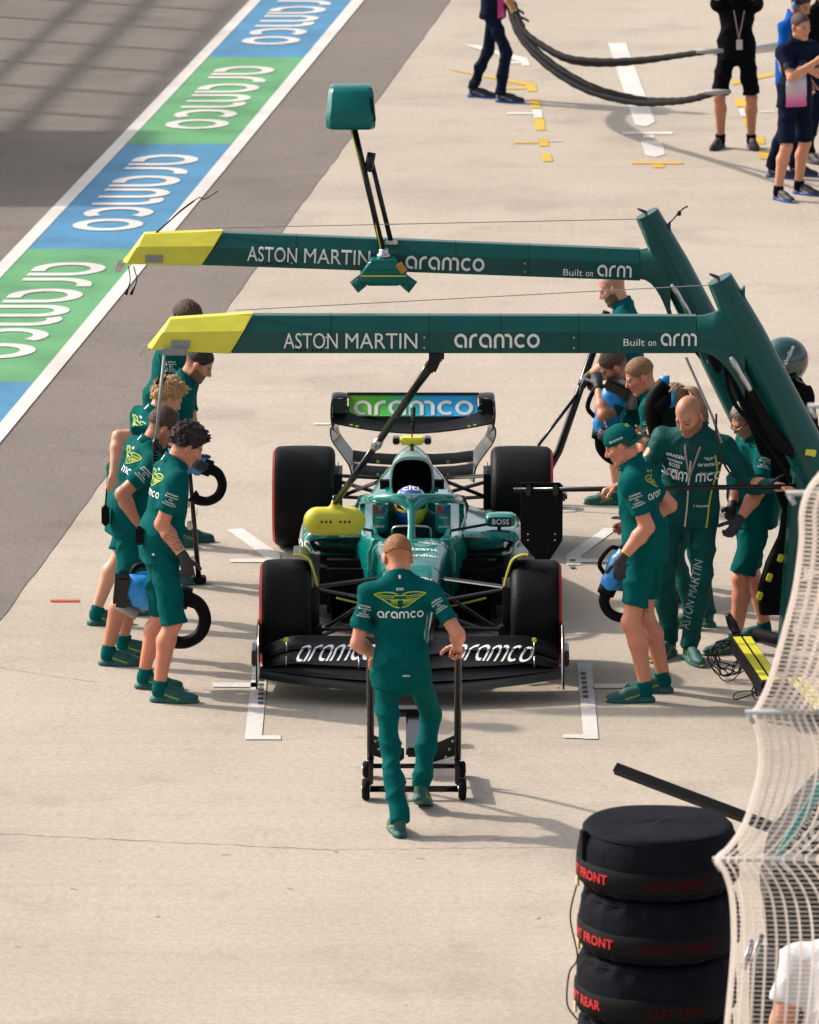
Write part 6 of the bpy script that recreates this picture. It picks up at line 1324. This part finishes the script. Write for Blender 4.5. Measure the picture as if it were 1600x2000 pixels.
for sg in (-1, 1): MB().lathe([(.01, -.015), (.036, -.015), (.040, 0), (.036, .015), (.01, .015)], hw(sg*.092, -.01, -.005), 'X', 16).build('ear_cup', M_blue, hp, True)
T_ = person('person in black top and white cap with red badge at the frame edge', g2(1622, 312), g2(1585, 318), -60, 1.84, head=(0, 8, 0), skin='tan', hair=('short', 'dark'), top='polo', topc='black', bottom='trousers', botc='navy', shoe='black', h=.012, seed=191)
hw = T_['hw']; F = Field(.010); F.ell(hw(0, -.012, .042), npv((.086, .106, .094)), T_['hM'], .01); V, Fc = F.mesh(cuts=[(hw(0, 0, .03), -T_['hM'][:, 2])]); cp = np_mesh('cap', V, Fc, TOPM['white'], T_['root'])
decal('cap_badge', [place2d((V2, F2, 0), .02, basis(hw(0, .25, .05), -T_['hM'][:, 0], T_['hM'][:, 2]), False) for V2, F2 in [strip2d([(-1, 1), (1, 1)], 1.6)]], obj_bvh(cp), T_['hM'][:, 1], M_red, cp, .003, .4)
U_ = person('person in a plain white short sleeved shirt behind the net at the corner', (1.93, -11.75), (2.20, -11.65), 75, 1.88, lean=(-.02, .03), head=(0, 10, 0), skin='red', hair=('short', 'brown'), top='polo', topc='white', bottom='shorts', botc='black', shoe='black', h=.009, seed=201, hand_l=(1.72, -11.7, .90), thick=1.25)

# ---------------------------------------------------------------- blowers in their hands
blower('blue blower with long hooked duct behind the legs of the curly haired crewman', tuple(PY(312, 1108, -.50)), R(2), (6, 0), 1.12)
blower('blue blower showing only its black duct loop beside the curly hair', tuple(PY(372, 868, 2.15)), R(-5), (8, 0), .88)
blower('blue blower hanging from the gloved hand of the crewman in the cap', tuple(PY(1174, 1096, -.78)), R(176), (56, 0), .86)
blower('blue blower held up by the bearded man beneath the nearer boom', tuple(PY(1150, 790, 2.1)), R(168), (68, 0), .98)
sh_ = thing('cooling_blower', 'black blower with blue ring resting on the shoulder of the ponytailed woman', 'blower', tuple(PY(1300, 800, .75)), 0, 'blue brake cooling blowers held by the crew')
yk = .72
MB().tube(catmull([PY(1283, 850, yk), PY(1275, 800, yk), PY(1284, 768, yk), PY(1300, 748, yk)], 7), [.052, .058, .056, .050], 18).build('curved_duct', M_black, sh_, True)
MB().tube(catmull([PY(1282, 800, yk-.02), PY(1300, 782, yk-.02), PY(1316, 778, yk-.02)], 6), [.05, .05, .045], 16).build('duct_branch', M_black, sh_, True)
MB().tube([PY(1311, 779, yk-.03), PY(1318, 779, yk-.03)], .058, 16).build('ring', M_blue, sh_, True)
MB().tube([PY(1290, 742, yk), PY(1308, 742, yk)], .030, 12).build('cap_ring', M_blue, sh_, True)
MB().box(PY(1325, 822, yk+.02), (.26, .14, .20), bev=.02).build('fan_box', M_gloss, sh_, auto=40)
st_ = thing('upright_pole', 'black upright pole standing beside the left crew', 'pole', tuple(G(389, 1140)))
a = G(389, 1140); b = PY(368, 885, 2.2); MB().tube([a+Vector((0, 0, .01)), b], [.020, .013], 10).build('shaft', M_gloss, st_, True); MB().box(a+Vector((0, 0, .03)), (.10, .10, .05), bev=.01).build('foot', M_black, st_)
for t in (.18, .45, .62): q = a+(b-a)*t; MB().box((q.x-.03, q.y, q.z), (.04, .04, .06), bev=.008).build('clamp', M_metal, st_)
# ---------------------------------------------------------------- catch net in the right foreground
NY = -15.0
net = thing('catch_net', 'white catch net on grey bars hanging in the right foreground', 'net', (PY(1720, 1390, NY).x, NY, 0))
edge_px = [(1640, 880), (1600, 930), (1580, 958), (1567, 1000), (1566, 1060), (1554, 1150), (1534, 1230), (1505, 1330), (1482, 1380), (1472, 1396), (1484, 1440), (1487, 1490), (1478, 1540), (1455, 1610), (1425, 1655), (1402, 1678), (1416, 1702), (1430, 1750), (1434, 1830), (1430, 1900), (1418, 2030)]
ec = catmull(edge_px, 6); ev = np.array([p[1] for p in ec]); eu = np.array([p[0] for p in ec])
M_net = mat('white_net_cord', (.86, .82, .79), .8, var=.06, vscale=30)
_n = M_net.node_tree.nodes; _L = M_net.node_tree.links; _t = _n.new('ShaderNodeBsdfTranslucent'); _t.inputs['Color'].default_value = (.93, .87, .82, 1); _m = _n.new('ShaderNodeMixShader'); _m.inputs[0].default_value = .65
_L.new(_n['Principled BSDF'].outputs[0], _m.inputs[1]); _L.new(_t.outputs[0], _m.inputs[2]); _L.new(_m.outputs[0], _n['Material Output'].inputs['Surface'])
def npt(u, v, dy=0.0): return PY(u, v, NY+dy+.05*math.sin(v/95.0)+.03*math.sin(u/37.0))
mb = MB(); sp_ = 20.0
for k in range(1, 16):
    prev = None
    vv = np.arange(ev[0], 2030, 12); L_ = []; Rr_ = []
    for v in vv:
        u0 = float(np.interp(v, ev, eu)); up_ = v < 1385; wdt = 8.6 if up_ else 4.6
        u = u0+k*sp_*(1+.10*math.sin(v/160.+k*.3))*(1-.12*math.exp(-((v-1390)/60.)**2)-.12*math.exp(-((v-1678)/60.)**2))
        if u > 1740: u = 1740+k
        a = npt(u, v, .004*(k % 2)); b = npt(u+wdt, v, .004*(k % 2)); L_.append(a); Rr_.append(b)
    V = []
    for a, b in zip(L_, Rr_): V += [a, b, b+Vector((0, .003, 0)), a+Vector((0, .003, 0))]
    n_ = len(L_); mb.add(V, [[4*i+j, 4*i+(j+1) % 4, 4*(i+1)+(j+1) % 4, 4*(i+1)+j] for i in range(n_-1) for j in range(4)])
v = 935.0
while v < 2028:
    up_ = v < 1385; u0 = float(np.interp(v, ev, eu)); pts = [npt(u, v+(3 if not up_ else 5)*math.sin((u-u0)/90.), .002) for u in np.arange(u0, 1740, 22)]
    r_ = .0046 if up_ else .0015
    if len(pts) > 1: mb.tube(pts, r_, 4, False)
    v += 8.6 if up_ else 9.2
mb.build('mesh_cords', M_net, net)
MB().tube([PY(u, v, NY+.05*math.sin(v/95.0)+.03*math.sin(u/37.0)) for u, v in ec], .0125, 8).build('edge_rope', M_net, net, True)
M_bar = mat('galvanised_bar', (.36, .38, .38), .7)
for u0, v in ((1456, 1391), (1392, 1678), (1536, 963), (1578, 793)):
    br = MB().tube([PY(u0, v, NY+.03), PY(1722, v, NY+.03)], .0115, 10).build('net_bar', M_bar, net, True)
    MB().tube([PY(u0+6, v+4, NY+.02), PY(u0+16, v+22, NY+.02)], .010, 8).build('bar_clip', M_bar, br, True)
pz = PY(1722, 700, NY); MB().tube([(pz.x, NY+.05, 0), (pz.x, NY+.05, pz.z)], .03, 12).build('net_post', M_bar, net, True)

# ---------------------------------------------------------------- equipment seen through the net
cart = thing('equipment_cart', 'dark covered cart with turquoise stripe and white lettering seen through the net', 'cart', (2.05, -8.8, 0))
def face_prism(pts, y, d):
    P = [PY(u, v, y) for u, v in pts]; return MB().prism([(p.x, p.z) for p in P], Matrix(((1, 0, 0, 0), (0, 0, -1, y+d), (0, 1, 0, 0), (0, 0, 0, 1))), d)
M_cart = mat('dark_cart_cover', (.012, .008, .009), .6, bump=.3, bscale=30, var=.3, vscale=12)
body_ = face_prism([(1512, 1684), (1560, 1610), (1640, 1520), (1720, 1470), (1720, 1900), (1560, 1890), (1500, 1850), (1494, 1760)], -8.9, .55).build('cover', M_cart, cart, auto=30, bev=.015)
face_prism([(1506, 1684), (1520, 1684), (1600, 1560), (1640, 1530), (1640, 1502), (1596, 1532)], -8.94, .02).build('stripe', mat('turquoise_paint', (.03, .36, .33), .5), body_)
pc = PY(1530, 1712, -8.93); V_, F2_ = place2d(text2d('TWO', 1.1, .04), .10, basis((pc.x, -8.93, pc.z), (.72, 0, .70), (-.7, 0, .72)), False); MB().add(V_, F2_).build('cover_lettering', M_white, body_)
pc = PY(1548, 1650, -8.93); V_, F2_ = place2d(text2d('ANTHEM', 1.1, .02), .035, basis((pc.x, -8.93, pc.z), (.6, 0, .8), (-.8, 0, .6)), False); MB().add(V_, F2_).build('cover_lettering', M_white, body_)
zb_ = min((body_.matrix_basis @ v.co).z for v in body_.data.vertices)
MB().box((2.15, -8.62, zb_/2+.06), (.72, .5, zb_-.12), bev=.02).build('chassis', M_cart, cart, auto=40)
for dx_ in (-.28, .28):
    for dy_ in (-.18, .18): MB().lathe([(.02, -.02), (.06, -.022), (.065, 0), (.06, .022), (.02, .02)], (2.15+dx_, -8.62+dy_, .065), 'X', 18).build('castor', M_rubber, cart, True)
for u in (1452, 1470):
    p = PY(u, 1880 if u > 1460 else 1892, -9.2); MB().tube([p, p+Vector((.05, .1, .12))], .018, 8).build('handle', M_metal, cart, True)
tw = PY(1600, 1515, -6.0)
cw = thing('spare_tyre', 'black tyre standing behind the net above the cart', 'tyre', (tw.x, -6.0, 0))
mbq = MB(); mbq.lathe([(.20, -.14), (.33, -.15), (.35, -.10), (.36, 0), (.35, .10), (.33, .15), (.20, .14)], (tw.x+.05, -6.0, .36), 'Y', 48); mbq.build('tyre', M_tyre, cw, True)
MB().lathe([(.02, -.10), (.2, -.10), (.205, 0), (.2, .10), (.02, .10)], (tw.x+.05, -6.0, .36), 'Y', 32).build('rim', M_gloss, cw, True)
# striped beam with loose cables
bm = thing('striped_beam', 'black beam with two fluorescent yellow stripes lying toward the net', 'beam', tuple(G(1480, 1320)))
def beam(p0, p1, zt, nm):
    a = G(p0[0], p0[1], zt); b = G(p1[0], p1[1], zt); d = (b-a).normalized(); s_ = Vector((0, 0, 1)).cross(d)
    bx = MB().loft([[p-s_*.068+Vector((0, 0, -.10)), p+s_*.068+Vector((0, 0, -.10)), p+s_*.068, p-s_*.068] for p in (a, b)]).build(nm, M_black, bm, auto=30, bev=.008)
    for o in (-.033, .033):
        q0 = a+d*.04; MB().loft([[p+s_*(o-.025)+Vector((0, 0, .002)), p+s_*(o+.025)+Vector((0, 0, .002)), p+s_*(o+.025)+Vector((0, 0, .006)), p+s_*(o-.025)+Vector((0, 0, .006))] for p in (q0+d*.03, b-d*.04)]).build('yellow_stripe', M_fluo, bx)
beam((1446, 1240), (1508, 1332), .30, 'beam_section'); beam((1548, 1318), (1640, 1420), .30, 'beam_section')
a = G(1440, 1238, .30); MB().tube(catmull([a, a+Vector((-.03, .05, .05)), a+Vector((-.06, .05, .12))], 4), [.03, .035, .02], 10).build('joint', M_gloss, bm, True)
def coil(label, u, v, r_, n, seed, zc, tail):
    rq = random.Random(seed); c = G(u, v, zc); pts = []
    for i in range(n*14):
        a_ = i/14*2*math.pi; rr_ = r_*(.55+.45*math.sin(i*.37+seed)*.5+.35*rq.random()); pts.append(c+Vector((rr_*math.cos(a_), .05*math.sin(i*.21), max(-zc+.01, rr_*math.sin(a_)*1.05))))
    pts += [Vector(p) for p in tail]
    o = MB().tube(catmull(pts, 3), .0042, 5).build('cable_coil', M_gloss, None, True); return tag(o, label, 'cable')
coil('tangled coil of thin black cable beside the striped beam', 1420, 1285, .125, 9, 3, .15, [G(1440, 1250, .2), G(1448, 1242, .3)])
coil('loose black cable loops at the lower end of the striped beam', 1486, 1345, .06, 5, 8, .09, [G(1450, 1350, .03), G(1433, 1358, .02), G(1440, 1366, .02), G(1480, 1352, .04)])
MB_ = MB().tube(catmull([G(1478, 1236, .06), G(1500, 1243, .06), G(1530, 1250, .06), G(1570, 1252, .06)], 5), .04, 12).build('thick_hose', M_rubber, None, True); tag(MB_, 'thick black hose lying on the ground behind the grey haired man', 'hose')

# ---------------------------------------------------------------- heavy hoses of the neighbouring box
for i, (lab, pts, rad) in enumerate((
    ('upper pair of black hoses sagging between the neighbours at the next box', [(1003, 5), (1020, 55), (1060, 88), (1110, 112), (1180, 119), (1260, 116), (1330, 108), (1385, 100)], .028),
    ('lower pair of black hoses sagging between the neighbours at the next box', [(993, 8), (1015, 70), (1070, 130), (1150, 178), (1240, 200), (1300, 200), (1350, 194), (1400, 180)], .032))):
    hs_ = thing('hose_bundle', lab, 'hose', tuple(G(1200, 205)), 0)
    for j, (du, dv) in enumerate(((0, 0), (7, -9 if i else 8))):
        n_ = len(pts); P = []
        for q, (u, v) in enumerate(pts):
            t = q/(n_-1); spread = math.sin(min(t*1.25, 1)*math.pi); yy = 24.2-5.6*t
            P.append(PY(u+du*spread*j, v+dv*spread*j, yy))
        pp = catmull(P, 9); MB().tube(pp, [rad*(1+.10*math.sin(k*1.9)) for k in range(len(pp))], 10).build('hose', M_rubber, hs_, True)
    e = P[-1]; MB().tube([e+Vector((-.12, 0, 0)), e, e+Vector((.12, -.1, .02))], [.02, .03, .02], 10).build('fitting', M_grey, hs_, True)
arm_ = thing('white_boom', 'white boom end behind the person in black shorts', 'boom', tuple(G(1450, 200)))
MB().tube([PY(1395, 103, 22.5), PY(1460, 98, 22.8), PY(1530, 90, 23.0)], [.03, .045, .05], 12).build('boom_tube', mat('white_boom_paint', (.6, .58, .55), .4), arm_, True)
MB().tube([PY(1530, 90, 23.0), (4.9, 23.1, 1.0), (5.2, 23.1, .02)], .05, 10).build('boom_leg', M_grey, arm_, True)

# ---------------------------------------------------------------- pit wall fence and stand beyond the left edge: they shade the lane
fdir = Vector((.1014, 1, 0)).normalized(); base = Vector((L0(24.0)-6.0, 24.0, 0))
fen = thing('pit_wall_fence', 'tall pit wall fence beyond the left edge shading the lane', 'fence', tuple(base))
M_fence = mat('fence_steel', (.3, .3, .3), .5)
for k in range(-1, 12):
    p = base+fdir*(k*1.55-1.5); MB().box(p+Vector((0, 0, 2.45)), (.10, .10, 4.9)).build('post', M_fence, fen)
for h_, r_ in ((4.85, .07), (4.03, .08), (3.4, .06), (2.6, .04)):
    MB().tube([base-fdir*3.2+Vector((0, 0, h_)), base+fdir*18+Vector((0, 0, h_))], r_, 8).build('rail', M_fence, fen, True)
wm = MB()
for k in range(60): 
    p = base+fdir*(k*.3-1.5); wm.tube([p+Vector((0, 0, .9)), p+Vector((0, 0, 4.85))], .012, 4)
wm.build('wire_mesh', M_fence, fen)
MB().box(base+fdir*7+Vector((0, 0, .5)), (.3, 22, 1.0), Matrix.Rotation(-math.atan(.1014), 3, 'Z')).build('wall', mat('pit_wall_concrete', (.4, .38, .35), .8), fen)
sd_ = thing('pit_wall_stand', 'roofed pit wall stand beyond the left edge shading the lane', 'stand', (-8.2, 21.2, 0))
rx0 = L1(19.0)-.15; hz = 3.6; dx, dy = hz/math.tan(R(SUN_EL))*math.cos(R(SUN_AZ)), hz/math.tan(R(SUN_EL))*math.sin(R(SUN_AZ))
y0, y1 = G(100, 403).y+dy, G(100, 256).y+dy
MB().prism([(rx0-dx+.1-.6, y0), (rx0-dx+.25, y0), (rx0-dx+.60, y1), (rx0-dx-2.6, y1), (rx0-dx-2.6, y0)], Matrix.Translation((0, 0, hz)), .12).build('roof', M_fence, sd_)
for x in (rx0-dx-2.4, rx0-dx-1.0):
    for y in (y0+.2, y1-.2): MB().box((x, y, hz/2), (.1, .1, hz)).build('post', M_fence, sd_)
